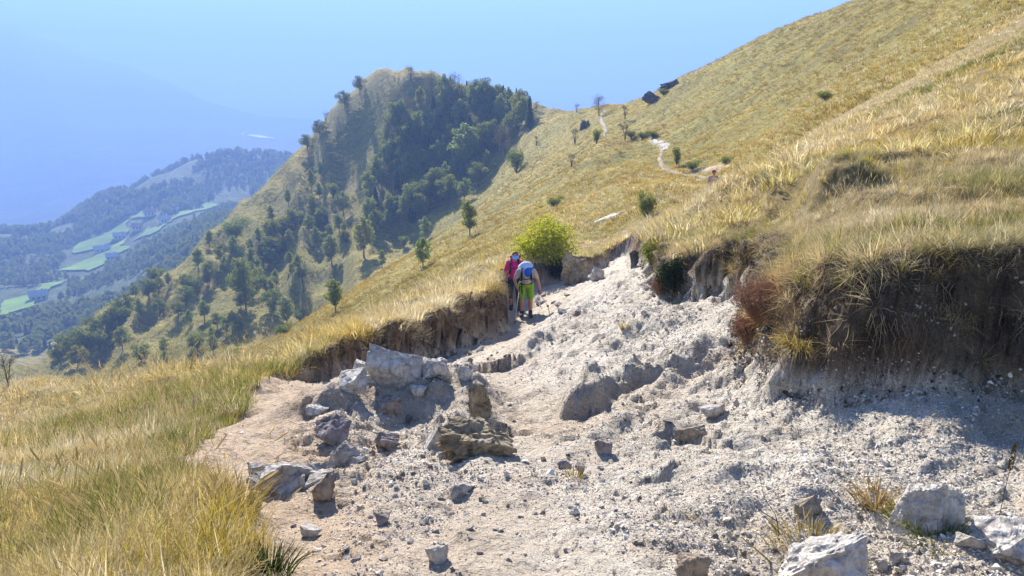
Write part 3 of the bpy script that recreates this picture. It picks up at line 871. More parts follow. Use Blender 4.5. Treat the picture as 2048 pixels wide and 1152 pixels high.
# turf hanging over the cut banks
def lip_points(i0, i1, step):
    P = EDGE_XY[i0:i1 + 1]
    out = []
    for a, b in zip(P[:-1], P[1:]):
        e = b - a; L = np.hypot(*e); nrm = np.array([-e[1], e[0]]) / L
        for t in np.arange(0, L, step):
            out.append((*(a + e * t / L), *nrm))
    return np.array(out)
def lip(name, i0, i1, step, off, protos, smin, smax, tiltm, gold, green, inward=-1, dark=1.0, colour=None):
    q = lip_points(i0, i1, step)
    n = len(q)
    o = RNG.normal(off, 0.10, n)
    x, y = q[:, 0] + q[:, 2] * o + RNG.normal(0, .05, n), q[:, 1] + q[:, 3] * o + RNG.normal(0, .05, n)
    z = height(x, y) - 0.01
    # lean towards the gully: direction -normal of the outline's left side
    dx, dy = -q[:, 2] * -inward, -q[:, 3] * -inward
    az = np.arctan2(dx, -dy) + RNG.normal(0, .5, n)
    rot = np.stack([RNG.normal(tiltm, 0.25, n), RNG.normal(0, 0.15, n), az], 1)
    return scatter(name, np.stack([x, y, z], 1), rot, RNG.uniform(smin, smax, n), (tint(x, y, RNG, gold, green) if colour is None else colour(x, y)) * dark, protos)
iA = next(i for i, e in enumerate(EDGE) if e[:2] == (560, 752))
iB = next(i for i, e in enumerate(EDGE) if e[:2] == (1225, 512))
iC = next(i for i, e in enumerate(EDGE) if e[:2] == (1285, 520))
iD = next(i for i, e in enumerate(EDGE) if e[:2] == (2300, 790))
# outline runs clockwise: its left normal points out of the gully
lip('overhanging_turf', iA, iB, 0.035, 0.22, T_DROOP, 0.4, 0.9, 0.55, 0.6, 0.05)
lip('overhanging_turf', iA, iB, 0.03, 0.30, T_SHORT, 0.8, 1.5, 0.35, 0.6, 0.1)
lip('overhanging_grass', iC, iD, 0.014, 0.34, T_DROOP, 0.3, 0.62, 0.55, 0.10, 0.1, colour=bank_colour)
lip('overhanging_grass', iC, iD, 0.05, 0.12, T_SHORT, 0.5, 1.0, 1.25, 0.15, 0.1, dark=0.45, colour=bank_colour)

q = lip_points(iC, iD, 0.16)
q = q[RNG.random(len(q)) < 0.75]
tx_, ty_ = [], []
for a_ in q:
    o = RNG.uniform(-0.05, 0.30); m = RNG.integers(4, 9)
    tx_ += list(a_[0] + a_[2] * o + RNG.normal(0, .06, m)); ty_ += list(a_[1] + a_[3] * o + RNG.normal(0, .06, m))
tx_, ty_ = np.array(tx_), np.array(ty_); n = len(tx_)
scatter('bank_tussocks', np.stack([tx_, ty_, height(tx_, ty_)], 1), np.stack([RNG.normal(0.75, .35, n), RNG.normal(0, .25, n), RNG.normal(0.2, .6, n)], 1), RNG.uniform(.3, .7, n), bank_colour(tx_, ty_) * np.array([1.0, 0.92, 0.8]), T_DROOP)
def root_proto(seed):
    rg = np.random.default_rng(seed); mb = MB()
    for k in range(9):
        p = Vector((rg.normal(0, .05), rg.normal(0, .02), 0)); P = [p]
        for j in range(4): P.append(P[-1] + Vector((rg.normal(0, .02), -abs(rg.normal(0, .012)), -rg.uniform(.03, .07))))
        mb.tube(P, [.0022, .0018, .0014, .001, .0005], 4, False)
    me = mesh('root', mb.V, mb.F, M['blade'], True)
    fattr(me, 'along', [0.4] * len(mb.V)); fattr(me, 'shade', [0.5] * len(mb.V))
    return proto('root', me)
q = lip_points(iC, iD, 0.04); n = len(q); o = RNG.uniform(-0.05, 0.08, n)
rx, ry = q[:, 0] + q[:, 2] * o, q[:, 1] + q[:, 3] * o
scatter('hanging_roots', np.stack([rx, ry, height(rx, ry) + 0.01], 1), np.stack([RNG.normal(0, .2, n), RNG.normal(0, .2, n), np.arctan2(-q[:, 2], q[:, 3])], 1), RNG.uniform(.6, 1.3, n), np.array((0.42, 0.32, 0.2)) * RNG.uniform(.5, 1.1, (n, 1)), [root_proto(i) for i in range(4)])
# greener bunches along the trodden edge
rg = np.random.default_rng(3)
gx, gy = [], []
for a, b, n, r in ((540, 752, 60, .5), (500, 775, 50, .45), (470, 800, 50, .45), (440, 835, 60, .4), (400, 860, 55, .35), (370, 885, 60, .3), (330, 910, 30, .3), (265, 975, 45, .22), (290, 955, 25, .2), (150, 860, 60, .7), (190, 845, 40, .5),
                   (110, 905, 40, .6), (60, 960, 30, .5), (140, 815, 40, .8), (560, 745, 40, .4), (230, 1010, 20, .2), (340, 790, 60, .8), (250, 840, 60, .6), (80, 1000, 50, .4), (180, 1080, 40, .25), (1950, 130, 150, 1.6), (1880, 165, 150, 1.5), (1800, 205, 130, 1.5), (1720, 240, 110, 1.5), (2020, 100, 120, 1.6), (1500, 470, 50, .5), (1400, 500, 40, .4), (1700, 500, 50, .4), (1900, 480, 50, .4)):
    h = ground_hit(a, b)
    gx += list(h.x + rg.normal(0, r * .6, n)); gy += list(h.y + rg.normal(0, r * .6, n))
gx, gy = np.array(gx), np.array(gy)
grass_field('green_grass', gx, gy, T_GREEN, 0.5, 0.95, 0, 0, margin=-0.08, colour=lambda x, y: lerp(np.repeat(GREEN[None], len(x), 0), np.array((0.28, 0.26, 0.05)), rg.random(len(x)) ** 1.3))
gx, gy = [], []
for a, b, n, r in ((420, 1140, 30, .22), (450, 1060, 16, .2), (350, 1130, 24, .25), (1790, 300, 130, 1.0), (1830, 280, 80, .8), (1690, 310, 60, .7), (1930, 200, 90, 1.8), (1990, 150, 90, 2), (1600, 330, 60, 1.2), (2000, 290, 60, .8), (1400, 400, 50, 1.5), (1320, 440, 50, 1.2)):
    h = ground_hit(a, b)
    gx += list(h.x + rg.normal(0, r * .7, n)); gy += list(h.y + rg.normal(0, r * .7, n))
gx, gy = np.array(gx), np.array(gy)
grass_field('golden_grass', gx, gy, T_GREEN, 0.5, 0.95, 0, 0, margin=0.0, colour=lambda x, y: lerp(np.repeat(np.array((0.50, 0.36, 0.04))[None], len(x), 0), np.array((0.40, 0.36, 0.06)), rg.random(len(x))))

# ------------------------------------------------------------------ stones
def noise3(P, s, seed):
    a = fbm(P[:, 0] * s + 3.1, P[:, 1] * s, 4, seed); b = fbm(P[:, 1] * s, P[:, 2] * s + 7.7, 4, seed + 7); c = fbm(P[:, 2] * s + 1.3, P[:, 0] * s, 4, seed + 13)
    return a + b + c
def rock_mesh(name, seed, sub, dims, mat, cuts=10, rough=0.16, smooth=False):
    """an angular broken block: hull of random points, its faces roughened"""
    import bmesh
    rg = np.random.default_rng(seed)
    n = {1: 9, 2: 13}.get(sub, cuts + 4)
    P = rg.normal(size=(n, 3)); P /= np.linalg.norm(P, axis=1, keepdims=True)
    P = np.sign(P) * np.abs(P) ** 0.75 * rg.uniform(0.7, 1.0, (n, 1))
    bm = bmesh.new()
    for p in P: bm.verts.new(p)
    r = bmesh.ops.convex_hull(bm, input=list(bm.verts))
    bmesh.ops.delete(bm, geom=[g for g in set(r['geom_interior'] + r['geom_unused']) if isinstance(g, bmesh.types.BMVert)], context='VERTS')
    bmesh.ops.triangulate(bm, faces=bm.faces[:])
    if sub >= 4:
        for _ in range(4 if sub >= 5 else 3):
            bmesh.ops.subdivide_edges(bm, edges=bm.edges[:], cuts=1, use_grid_fill=True)
        bmesh.ops.triangulate(bm, faces=bm.faces[:])
    V = np.array([v.co[:] for v in bm.verts]); bm.verts.index_update()
    F = [tuple(v.index for v in f.verts) for f in bm.faces]
    bm.free()
    if sub >= 4:
        ax = rg.normal(size=3); ax /= np.linalg.norm(ax)
        lay = np.sin((V @ ax) * 14 + 3 * noise3(V, 1.2, seed % 60)) * 0.5
        V = V * (1 + 0.45 * rough * noise3(V, 2.0, seed % 90)[:, None] + 0.5 * rough * noise3(V, 6.0, seed % 80 + 3)[:, None] + 0.2 * rough * noise3(V, 14.0, seed % 70 + 9)[:, None] + (0.16 if cuts < 14 else 0.05) * rough * lay[:, None])
    lo, hi = V.min(0), V.max(0)
    V = (V - (lo + hi) / 2) / (hi - lo) * np.array(dims)
    return mesh(name, V, F, mat, smooth)

STONES = [proto('pebble', rock_mesh('pebble', 900 + i, 1, RNG.uniform(0.6, 1.0, 3) * np.array([1.25, 1.0, 0.7]), M['stone'], 7)) for i in range(8)]
x, y = polar(170000, -0.42, 0.85, 1.7, 14, 0.9)
x2, y2 = polar(9000, -0.15, 0.3, 12, 30, 0.5)
x, y = np.concatenate([x, x2]), np.concatenate([y, y2])
d = gully_sd(x, y)
tr = np.exp(-(line_sd(x, y, TROD)[0] / (0.35 + 0.05 * y)) ** 2)
dens = 0.5 + 1.4 * fbm(x / 0.6, y / 0.6, 3, 240)
k = (d > 0.03) & (RNG.random(len(x)) < (1 - 0.8 * tr) * (1 - 0.7 * packed(x, y)) * np.clip(dens * 1.5 + 0.05, 0.22, 1))
x, y = x[k], y[k]
n = len(x)
sz = 0.0042 + 0.0075 * RNG.random(n) ** 2 + 0.022 * RNG.random(n) ** 34
sz *= (y / 3.2) ** 0.45 * (0.75 + 0.9 * np.clip(fbm(x / 0.8, y / 0.8, 3, 250) + 0.3, 0, 1))
pal = np.array([(0.66, 0.62, 0.54), (0.60, 0.54, 0.45), (0.52, 0.45, 0.37), (0.75, 0.72, 0.66), (0.44, 0.39, 0.34), (0.62, 0.54, 0.42), (0.36, 0.31, 0.29)])
c = pal[RNG.choice(7, n, p=(0.27, 0.24, 0.16, 0.14, 0.08, 0.08, 0.03))] * RNG.uniform(0.8, 1.12, (n, 1))
scatter('gravel', np.stack([x, y, height(x, y) + 0.15 * sz], 1), np.stack([RNG.normal(0, .5, n), RNG.normal(0, .5, n), RNG.uniform(0, 6.3, n)], 1), sz, c, STONES)

q = np.concatenate([lip_points(iA, iB, 0.006), lip_points(iC, iD, 0.0022)])
n = len(q); o = RNG.uniform(-0.17, 0.14, n)
x, y = q[:, 0] + q[:, 2] * o, q[:, 1] + q[:, 3] * o
sz = (0.008 + 0.028 * RNG.random(n) ** 4) * (y / 5) ** 0.4
wp_ = np.array([(0.10, 0.075, 0.05), (0.20, 0.15, 0.10), (0.34, 0.28, 0.21), (0.05, 0.04, 0.03)])
scatter('bank_rubble', np.stack([x, y, height(x, y)], 1), RNG.uniform(0, 6.3, (n, 3)), sz, wp_[RNG.choice(4, n, p=(.35, .3, .15, .2))] * RNG.uniform(.8, 1.2, (n, 1)), STONES)

q = lip_points(iC, iD, 0.0011); n = len(q); o = RNG.uniform(-0.12, 0.16, n) * RNG.random(n) ** 0.3
o = RNG.uniform(-0.16, 0.02, n)
x, y = q[:, 0] + q[:, 2] * o, q[:, 1] + q[:, 3] * o
k = (y < 13); x, y = x[k], y[k]; n = len(x)
scatter('bank_gravel', np.stack([x, y, height(x, y)], 1), RNG.uniform(0, 6.3, (n, 3)), (0.006 + 0.02 * RNG.random(n) ** 4) * (y / 4) ** 0.4, pal[RNG.choice(7, n)] * RNG.uniform(.4, .8, (n, 1)), STONES)

def stalk_proto(seed):
    rg = np.random.default_rng(seed)
    mb = MB()
    for k in range(4):
        az, ln = rg.uniform(0, 6.28), rg.uniform(.1, .3); h = rg.uniform(.35, .6)
        P = [Vector((0, 0, 0)), Vector((math.cos(az) * ln * .3, math.sin(az) * ln * .3, h * .55)), Vector((math.cos(az) * ln, math.sin(az) * ln, h))]
        mb.tube(P, [.0014, .0012, .0009], 3, False)
        dv = (P[2] - P[1]).normalized()
        mb.tube([P[2] - dv * .01, P[2] + dv * .02, P[2] + dv * .05, P[2] + dv * .07], [.001, .0045, .0035, .0008], 5, False)
    me = mesh('seed_stalk', mb.V, mb.F, M['blade'], True)
    fattr(me, 'along', [0.8] * len(mb.V)); fattr(me, 'shade', [0.3] * len(mb.V))
    return proto('seed_stalk', me)
ST_ = [stalk_proto(i) for i in range(4)]
x, y = polar(700, -0.85, 0.0, 2.2, 16, 0.4)
grass_field('grass_stalks', x, y, ST_, 0.6, 1.1, 0.3, 0.0)
x, y = polar(500, 0.25, 0.9, 4.2, 16, 0.4)
grass_field('grass_stalks', x, y, ST_, 0.5, 0.9, 0.3, 0.0, margin=-0.25)

def place_rock(px, py, w, h, label, mat='limestone', seed=0, depth=0.8, rz=0.0, tilt=(0, 0), name='rock', cat='rock', sub=4, sink=0.25, cuts=12, rough=0.16, group=None, smooth=False):
    """px,py: foot of the rock in the photograph, w,h: its size there"""
    p = ground_hit(px, py)
    k = p.y / (FPX * 0.97)
    W, H = w * k, h * k
    me = rock_mesh(name, seed + 1000, sub, (W, W * depth, H * (1 + sink)), M[mat], cuts, rough, smooth)
    yb = p.y + W * depth * 0.3
    zb = min(p.z, gz(p.x, yb) + H * 0.15)
    o = obj(name, me, None, (p.x, yb, zb + H * (0.5 - sink * 0.5)), (tilt[0], tilt[1], rz))
    return tag(o, label, cat, group)

def outcrop(px, py, w, h, label, mat, seed, n, name='outcrop', cat='rock'):
    rg = np.random.default_rng(seed)
    p = ground_hit(px, py); k = p.y / (FPX * 0.97)
    W, H = w * k, h * k
    r = empty(name, p)
    for i in range(n):
        a = rg.uniform(-1, 1) if i else 0.0
        b = rg.uniform(0.0, 1.0) if i else 0.5
        sc = (1 - 0.55 * abs(a)) * rg.uniform(0.75, 1.05) if i else 1.0
        bw = W * rg.uniform(0.36, 0.56) if i else W * 0.78
        x, y = a * W * 0.42, b * W * 0.6
        g_ = gz(p.x + x, p.y + y) - p.z
        bh = H * sc * ((0.55 + 0.45 * b) if i else 1.05)
        me = rock_mesh('block', seed * 31 + i, 4, (bw, bw * rg.uniform(.6, .9), bh * 1.35), M[mat], 12, 0.16)
        obj('block', me, r, (x, y, g_ + bh * 0.10), (rg.normal(0, .15), rg.normal(0, .2), rg.uniform(-.5, .5)))
    return tag(r, label, cat)
outcrop(785, 785, 165, 88, 'large pale fractured boulder in front of the cut soil bank', 'limestone', 3, 4, 'boulder')
outcrop(560, 985, 170, 84, 'weathered grey outcrop beside the yellow grass at the path edge', 'greyrock', 6, 9)
outcrop(682, 935, 100, 56, 'grey-brown jagged rock halfway up the stony mound', 'greyrock', 8, 6)

ROCKS = [
    (868, 760, 62, 40, 'white angular block leaning against the right side of the fractured boulder', 'limestone', 4),
    (700, 782, 66, 40, 'low pale block left of the large fractured boulder', 'limestone', 5),
    (645, 1003, 50, 60, 'upright brownish slab right of the weathered grey outcrop', 'brownrock', 7, 0.7, 0.2, (0.0, 0.2)),
    (662, 892, 84, 54, 'dark purplish rock behind the grey-brown jagged rock', 'purplerock', 9),
    (772, 900, 52, 30, 'flat purple slab lying on the gravel of the stony mound', 'purplerock', 10, 0.9, 0.4, (0.3, 0.3)),
    (778, 828, 54, 34, 'dark grey knobbly stone below the large fractured boulder', 'purplerock', 11),
    (922, 995, 66, 36, 'tilted flat grey slab sunk in the middle of the gravel', 'greyrock', 12, 0.9, 0.3, (0.2, -0.35)),
    (872, 893, 50, 50, 'grey knobbly rock left of the crumbling brown mound', 'greyrock', 13),
    (835, 792, 40, 20, 'small flat stone right below the large fractured boulder', 'limestone', 14),
    (615, 806, 26, 15, 'small brown stone alone on the trodden dirt path', 'brownrock', 15),
    (632, 828, 52, 15, 'long low pale stone on the dirt path edge', 'limestone', 16),
    (1868, 1062, 158, 112, 'pale boulder with brown shaded front behind grass tufts', 'limestone', 17, 0.85, 0.4, (0.0, 0.2)),
    (1650, 1190, 240, 100, 'bluish white fractured slab at the bottom edge of the picture', 'limestone', 18, 0.8, 0.2, (0.0, -0.1)),
    (1388, 1160, 82, 62, 'brown-grey upright stone at the bottom edge', 'brownrock', 19, 0.7, 0.1),
    (2040, 1125, 160, 62, 'low pale rock at the right edge of the picture', 'limestone', 20, 1.0),
    (1618, 1032, 68, 36, 'small pale brown block right of the dead twigs', 'brownrock', 21),
    (1942, 1098, 60, 34, 'grey stone in the shade right of the pale boulder', 'greyrock', 22),
    (1795, 1125, 34, 24, 'small rounded stone right of the bluish white slab', 'greyrock', 23),
    (1766, 1140, 28, 24, 'little pale stone touching the bluish white slab', 'limestone', 24),
    (1380, 880, 68, 30, 'brown clod lying on the bright gravel slope', 'brownrock', 25),
    (1430, 838, 62, 26, 'white flat slab flush with the bright gravel slope', 'limestone', 26),
    (1208, 910, 40, 28, 'small purplish stone below the worn gravel step', 'purplerock', 27),
    (1128, 938, 30, 18, 'dark little stone right of the crumbling brown mound', 'purplerock', 28),
    (1160, 950, 22, 22, 'small dark upright stone on the gravel floor', 'purplerock', 29),
    (945, 915, 180, 66, 'crumbling brown earth mound in the middle of the gully', 'earth', 30, 0.8, 0.2, (0.0, 0.25), 'earth_mound', 'mound'),
    (960, 848, 48, 84, 'upright pillar of yellowish brown earth behind the mound', 'earth', 31, 0.9, 0.2, (0, 0), 'earth_pillar', 'pillar'),
    (1274, 526, 30, 28, 'black boulder at the far end of the gravel trail', 'cliff', 32),
    (1152, 566, 60, 62, 'weathered brown earth pillar right of the bright green bush', 'earth', 33, 0.8, 0.0, (0, 0), 'earth_pillar', 'pillar'),
    (764, 1050, 34, 22, 'dark pointed stone alone on the pale gravel', 'purplerock', 34),
    (872, 1125, 52, 34, 'white broken stone near the bottom of the gravel', 'limestone', 35),
    (930, 762, 34, 32, 'upright pale stone right of the large fractured boulder', 'limestone', 36),
    (946, 744, 24, 18, 'small pale stone behind the upright pale stone', 'limestone', 37),
    (1150, 1030, 26, 16, 'flat beige stone on the dusty gully floor', 'limestone', 38),
    (620, 1075, 44, 26, 'beige block near the dark green tuft at bottom', 'limestone', 39),
    (520, 960, 40, 34, 'small grey block left of the weathered grey outcrop', 'greyrock', 40),
    (1030, 735, 20, 14, 'little stone below the pale gravel step on the trail', 'limestone', 41),
    (1195, 560, 30, 26, 'low grey lump in the far gravel trail', 'greyrock', 42),
    (1308, 203, 30, 19, 'dark rounded crag on the hill skyline', 'cliff', 43, 1.2, 0.5, (0.1, -0.3), 'crag', 'crag'),
    (1340, 176, 40, 13, 'flat dark crag just above the rounded crag', 'cliff', 44, 0.9, 0, (0, -0.4), 'crag', 'crag'),
    (1170, 256, 22, 16, 'small dark crag left of the path below the saddle', 'cliff', 45, 0.9, 0, (0, 0), 'crag', 'crag'),
]
ROCK_PTS = [(785, 740, 'large pale fractured boulder in front'), (560, 940, 'weathered grey outcrop beside'), (682, 900, 'grey-brown jagged rock halfway')]
for r in ROCKS:
    px, py, w, h, lab, mat, sd_ = r[:7]
    kw = {}
    for key, v in zip(('depth', 'rz', 'tilt', 'name', 'cat'), r[7:]): kw[key] = v
    big = w > 120
    place_rock(px, py, w, h, lab, mat, sd_, sub=5 if big else 4, cuts=18 if big else 11, rough=0.34 if mat in ('earth', 'cliff') else 0.18, sink=0.7 if mat in ('earth', 'cliff') or big else 0.35, **kw)
    if py > 700: ROCK_PTS.append((px, py - h / 2, lab))

# loose stones one can pick out, named from the rock they lie next to
rg = np.random.default_rng(21)
SM = [rock_mesh('loose_stone', 300 + i, 2, rg.uniform(0.6, 1.0, 3) * np.array([1.2, 1.0, 0.65]), M[('limestone', 'limestone', 'greyrock', 'brownrock', 'purplerock')[i % 5]], 8, 0.10) for i in range(15)]
KIND = ('pale', 'pale', 'grey', 'brown', 'purplish')
stones = []
zones = [((500, 1000, 1000, 1140), 34), ((640, 830, 900, 980), 26), ((1000, 980, 1300, 1130), 18), ((860, 695, 1000, 735), 22), ((1300, 1040, 1560, 1140), 12), ((1000, 760, 1250, 960), 10), ((1690, 1060, 2040, 1145), 12), ((1060, 575, 1180, 640), 10), ((700, 750, 960, 800), 10), ((1300, 640, 1560, 900), 8)]
for (x0, y0, x1, y1), n in zones:
    for _ in range(n):
        px, py = rg.uniform(x0, x1), rg.uniform(y0, y1)
        p = ground_hit(px, py)
        if p is None or float(gully_sd(np.array([p.x]), np.array([p.y]))[0]) < 0.1 or p.y > 30: continue
        stones.append((px, py, p, rg.uniform(12, 24) * (0.7 + 0.3 * rg.random()), int(rg.integers(0, 15))))
ORD = ['nearest', 'second nearest', 'third nearest', 'fourth nearest', 'fifth nearest', 'sixth nearest', 'seventh nearest', 'eighth nearest', 'ninth nearest', 'tenth nearest'] + ['outlying'] * 60
def side_of(dx, dy):
    return ('right of' if dx > 0 else 'left of') if abs(dx) > abs(dy) else ('in front of' if dy > 0 else 'behind')
SHORT = {}
for px, py, lab in ROCK_PTS:
    ws = lab.split()
    cut = next((i for i, w_ in enumerate(ws) if i > 0 and w_ in ('in', 'leaning', 'left', 'right', 'beside', 'behind', 'halfway', 'lying', 'below', 'sunk', 'alone', 'on', 'with', 'at', 'touching', 'flush', 'near', 'just', 'of')), len(ws))
    SHORT[lab] = ' '.join(ws[:cut])
buckets = {}
for s in stones:
    lab, (dx, dy) = min(((l, (s[0] - a, s[1] - b)) for a, b, l in ROCK_PTS), key=lambda q: math.hypot(*q[1]))
    buckets.setdefault((KIND[s[4] % 5], side_of(dx, dy), SHORT[lab]), []).append((math.hypot(dx, dy), s))
for (kd, sd_, lm), L in buckets.items():
    L.sort(key=lambda q: q[0])
    for i, (_, s) in enumerate(L):
        px, py, p, w, v = s
        S = w * p.y / FPX
        o = obj('loose_stone', SM[v], None, (p.x, p.y, p.z + 0.12 * S), (rg.normal(0, .25), rg.normal(0, .25), rg.uniform(0, 6.3)), S)
        tag(o, f'{kd} loose stone {sd_} the {lm}' + (f', {ORD[i]} to it' if len(L) > 1 else ''), 'stone', 'loose stones on the gravel')

# ------------------------------------------------------------------ footpath beyond the gully, bare patches, fields
def ribbon(name, pts, width, mat, lift=0.05, kind='structure', n=60, **lab):
    H = [ground_hit(a, b, y0=26) for a, b in pts]
    P = np.array([[h.x, h.y] for h in H])
    t = np.linspace(0, len(P) - 1, n)
    Q = np.stack([np.interp(t, np.arange(len(P)), P[:, i]) for i in (0, 1)], 1)
    for _ in range(4): Q[1:-1] = (Q[:-2] + 2 * Q[1:-1] + Q[2:]) / 4
    T = np.gradient(Q, axis=0); T /= np.linalg.norm(T, axis=1, keepdims=True) + 1e-9
    Nn = np.stack([-T[:, 1], T[:, 0]], 1)
    w = np.asarray(width if hasattr(width, '__len__') else [width] * len(P), float)
    w = np.interp(t, np.arange(len(P)), w)
    V = []
    K = 7
    for k in range(K):
        o = (k / (K - 1) - 0.5) * w * (1 + 0.35 * fbm(Q[:, 0] * 0.7, Q[:, 1] * 0.7 + k * 0 + (5 if k > 2 else 0), 3, 300))
        q = Q + Nn * o[:, None]
        V.append(np.concatenate([q, (height(q[:, 0], q[:, 1]) + lift - (0.12 if k in (0, K - 1) else 0))[:, None]], 1))
    V = np.stack(V, 1).reshape(-1, 3)
    I = np.arange(n * K).reshape(n, K)
    F = np.stack([I[:-1, :-1], I[:-1, 1:], I[1:, 1:], I[1:, :-1]], -1).reshape(-1, 4)
    return tag(obj(name, mesh(name, V, F, mat, True)), kind=kind, **lab)
ribbon('footpath', [(1480, 352), (1430, 352), (1395, 352), (1360, 349), (1335, 341), (1322, 328), (1318, 314), (1325, 300), (1318, 290), (1300, 281)], (0.3, 0.35, 0.45, 0.55, 0.5, 0.45, 0.4, 0.4, 0.35, 0.3), M['path'])
ribbon('footpath', [(1209, 274), (1211, 262), (1207, 250), (1202, 240), (1203, 230), (1212, 220)], (0.4, 0.55, 0.55, 0.55, 0.5, 0.4), M['path'])
ribbon('scree_patch', [(1370, 346), (1400, 340), (1430, 336), (1458, 334)], (0.3, 0.8, 1.0, 0.4), M['brownrock'])
ribbon('scree_patch', [(1180, 450), (1200, 441), (1222, 432), (1240, 427)], (0.25, 0.7, 0.8, 0.4), M['limestone'])
ribbon('scree_patch', [(1306, 280), (1320, 285), (1330, 292), (1330, 300)], (0.3, 0.9, 1.1, 0.4), M['greyrock'])
green = plain('field_green', (0.13, 0.24, 0.03), 0.95, 0.35, 0.05)
def field(quad, label=None):
    H = [ground_hit(a, b, y0=260, detail=False) for a, b in quad]
    C = np.array([[h.x, h.y] for h in H])
    n = 14
    s, t = np.meshgrid(np.linspace(0, 1, n), np.linspace(0, 1, n))
    s, t = s.ravel()[:, None], t.ravel()[:, None]
    q = C[0] * (1 - s) * (1 - t) + C[1] * s * (1 - t) + C[2] * s * t + C[3] * (1 - s) * t
    q = q + np.stack([fbm(q[:, 0] / 15, q[:, 1] / 15, 2, 310), fbm(q[:, 0] / 15, q[:, 1] / 15, 2, 311)], 1) * 10
    V = np.concatenate([q, (height(q[:, 0], q[:, 1]) + 1.2)[:, None]], 1)
    I = np.arange(n * n).reshape(n, n)
    F = np.stack([I[:-1, :-1], I[:-1, 1:], I[1:, 1:], I[1:, :-1]], -1).reshape(-1, 4)
    return tag(obj('field', mesh('field', V, F, green, True)), kind='structure')
for q in ([(138, 500), (256, 458), (262, 434), (150, 482)], [(126, 530), (172, 534), (250, 490), (246, 466)], [(0, 634), (66, 612), (84, 588), (0, 598)], [(336, 434), (350, 434), (432, 404), (418, 398)], [(262, 470), (300, 462), (330, 440), (300, 440)],
          [(80, 585), (110, 580), (120, 566), (95, 568)], [(260, 432), (300, 428), (320, 415), (290, 414)]):
    field(q)
# near-white strip and patch laid on the main valley floor
whitish = plain('near_white', (0.8, 0.8, 0.78), 0.9, 0.05, 0.01)
ribbon('white_strip', [(486, 272), (486, 268), (495, 265), (510, 264)], (5, 6, 6, 5), whitish, 3.0)
ribbon('white_patch', [(497, 271), (512, 273), (530, 277), (550, 279)], (10, 26, 22, 10), whitish, 3.0)

# ------------------------------------------------------------------ trees
def leaf_quads(rg, centers, n, size, flat=0.0):
    V = np.empty((n * 4, 3))
    a = rg.normal(size=(n, 3)); a /= np.linalg.norm(a, axis=1, keepdims=True)
    a[:, 2] *= (1 - flat); a /= np.linalg.norm(a, axis=1, keepdims=True)
    b = np.cross(a, rg.normal(size=(n, 3))); b /= np.linalg.norm(b, axis=1, keepdims=True)
    s = size * rg.uniform(0.6, 1.4, (n, 1))
    V[0::4], V[1::4], V[2::4], V[3::4] = centers - a * s, centers + b * s * 0.55, centers + a * s, centers - b * s * 0.55
    return V, np.arange(n * 4).reshape(n, 4)
def ellipsoid_pts(rg, n, c, r, shell=0.5):
    d = rg.normal(size=(n, 3)); d /= np.linalg.norm(d, axis=1, keepdims=True)
    q = (shell + (1 - shell) * rg.random((n, 1)) ** 0.5) * (1 + 0.18 * rg.normal(size=(n, 1)))
    return np.array(c) + d * q * np.array(r)
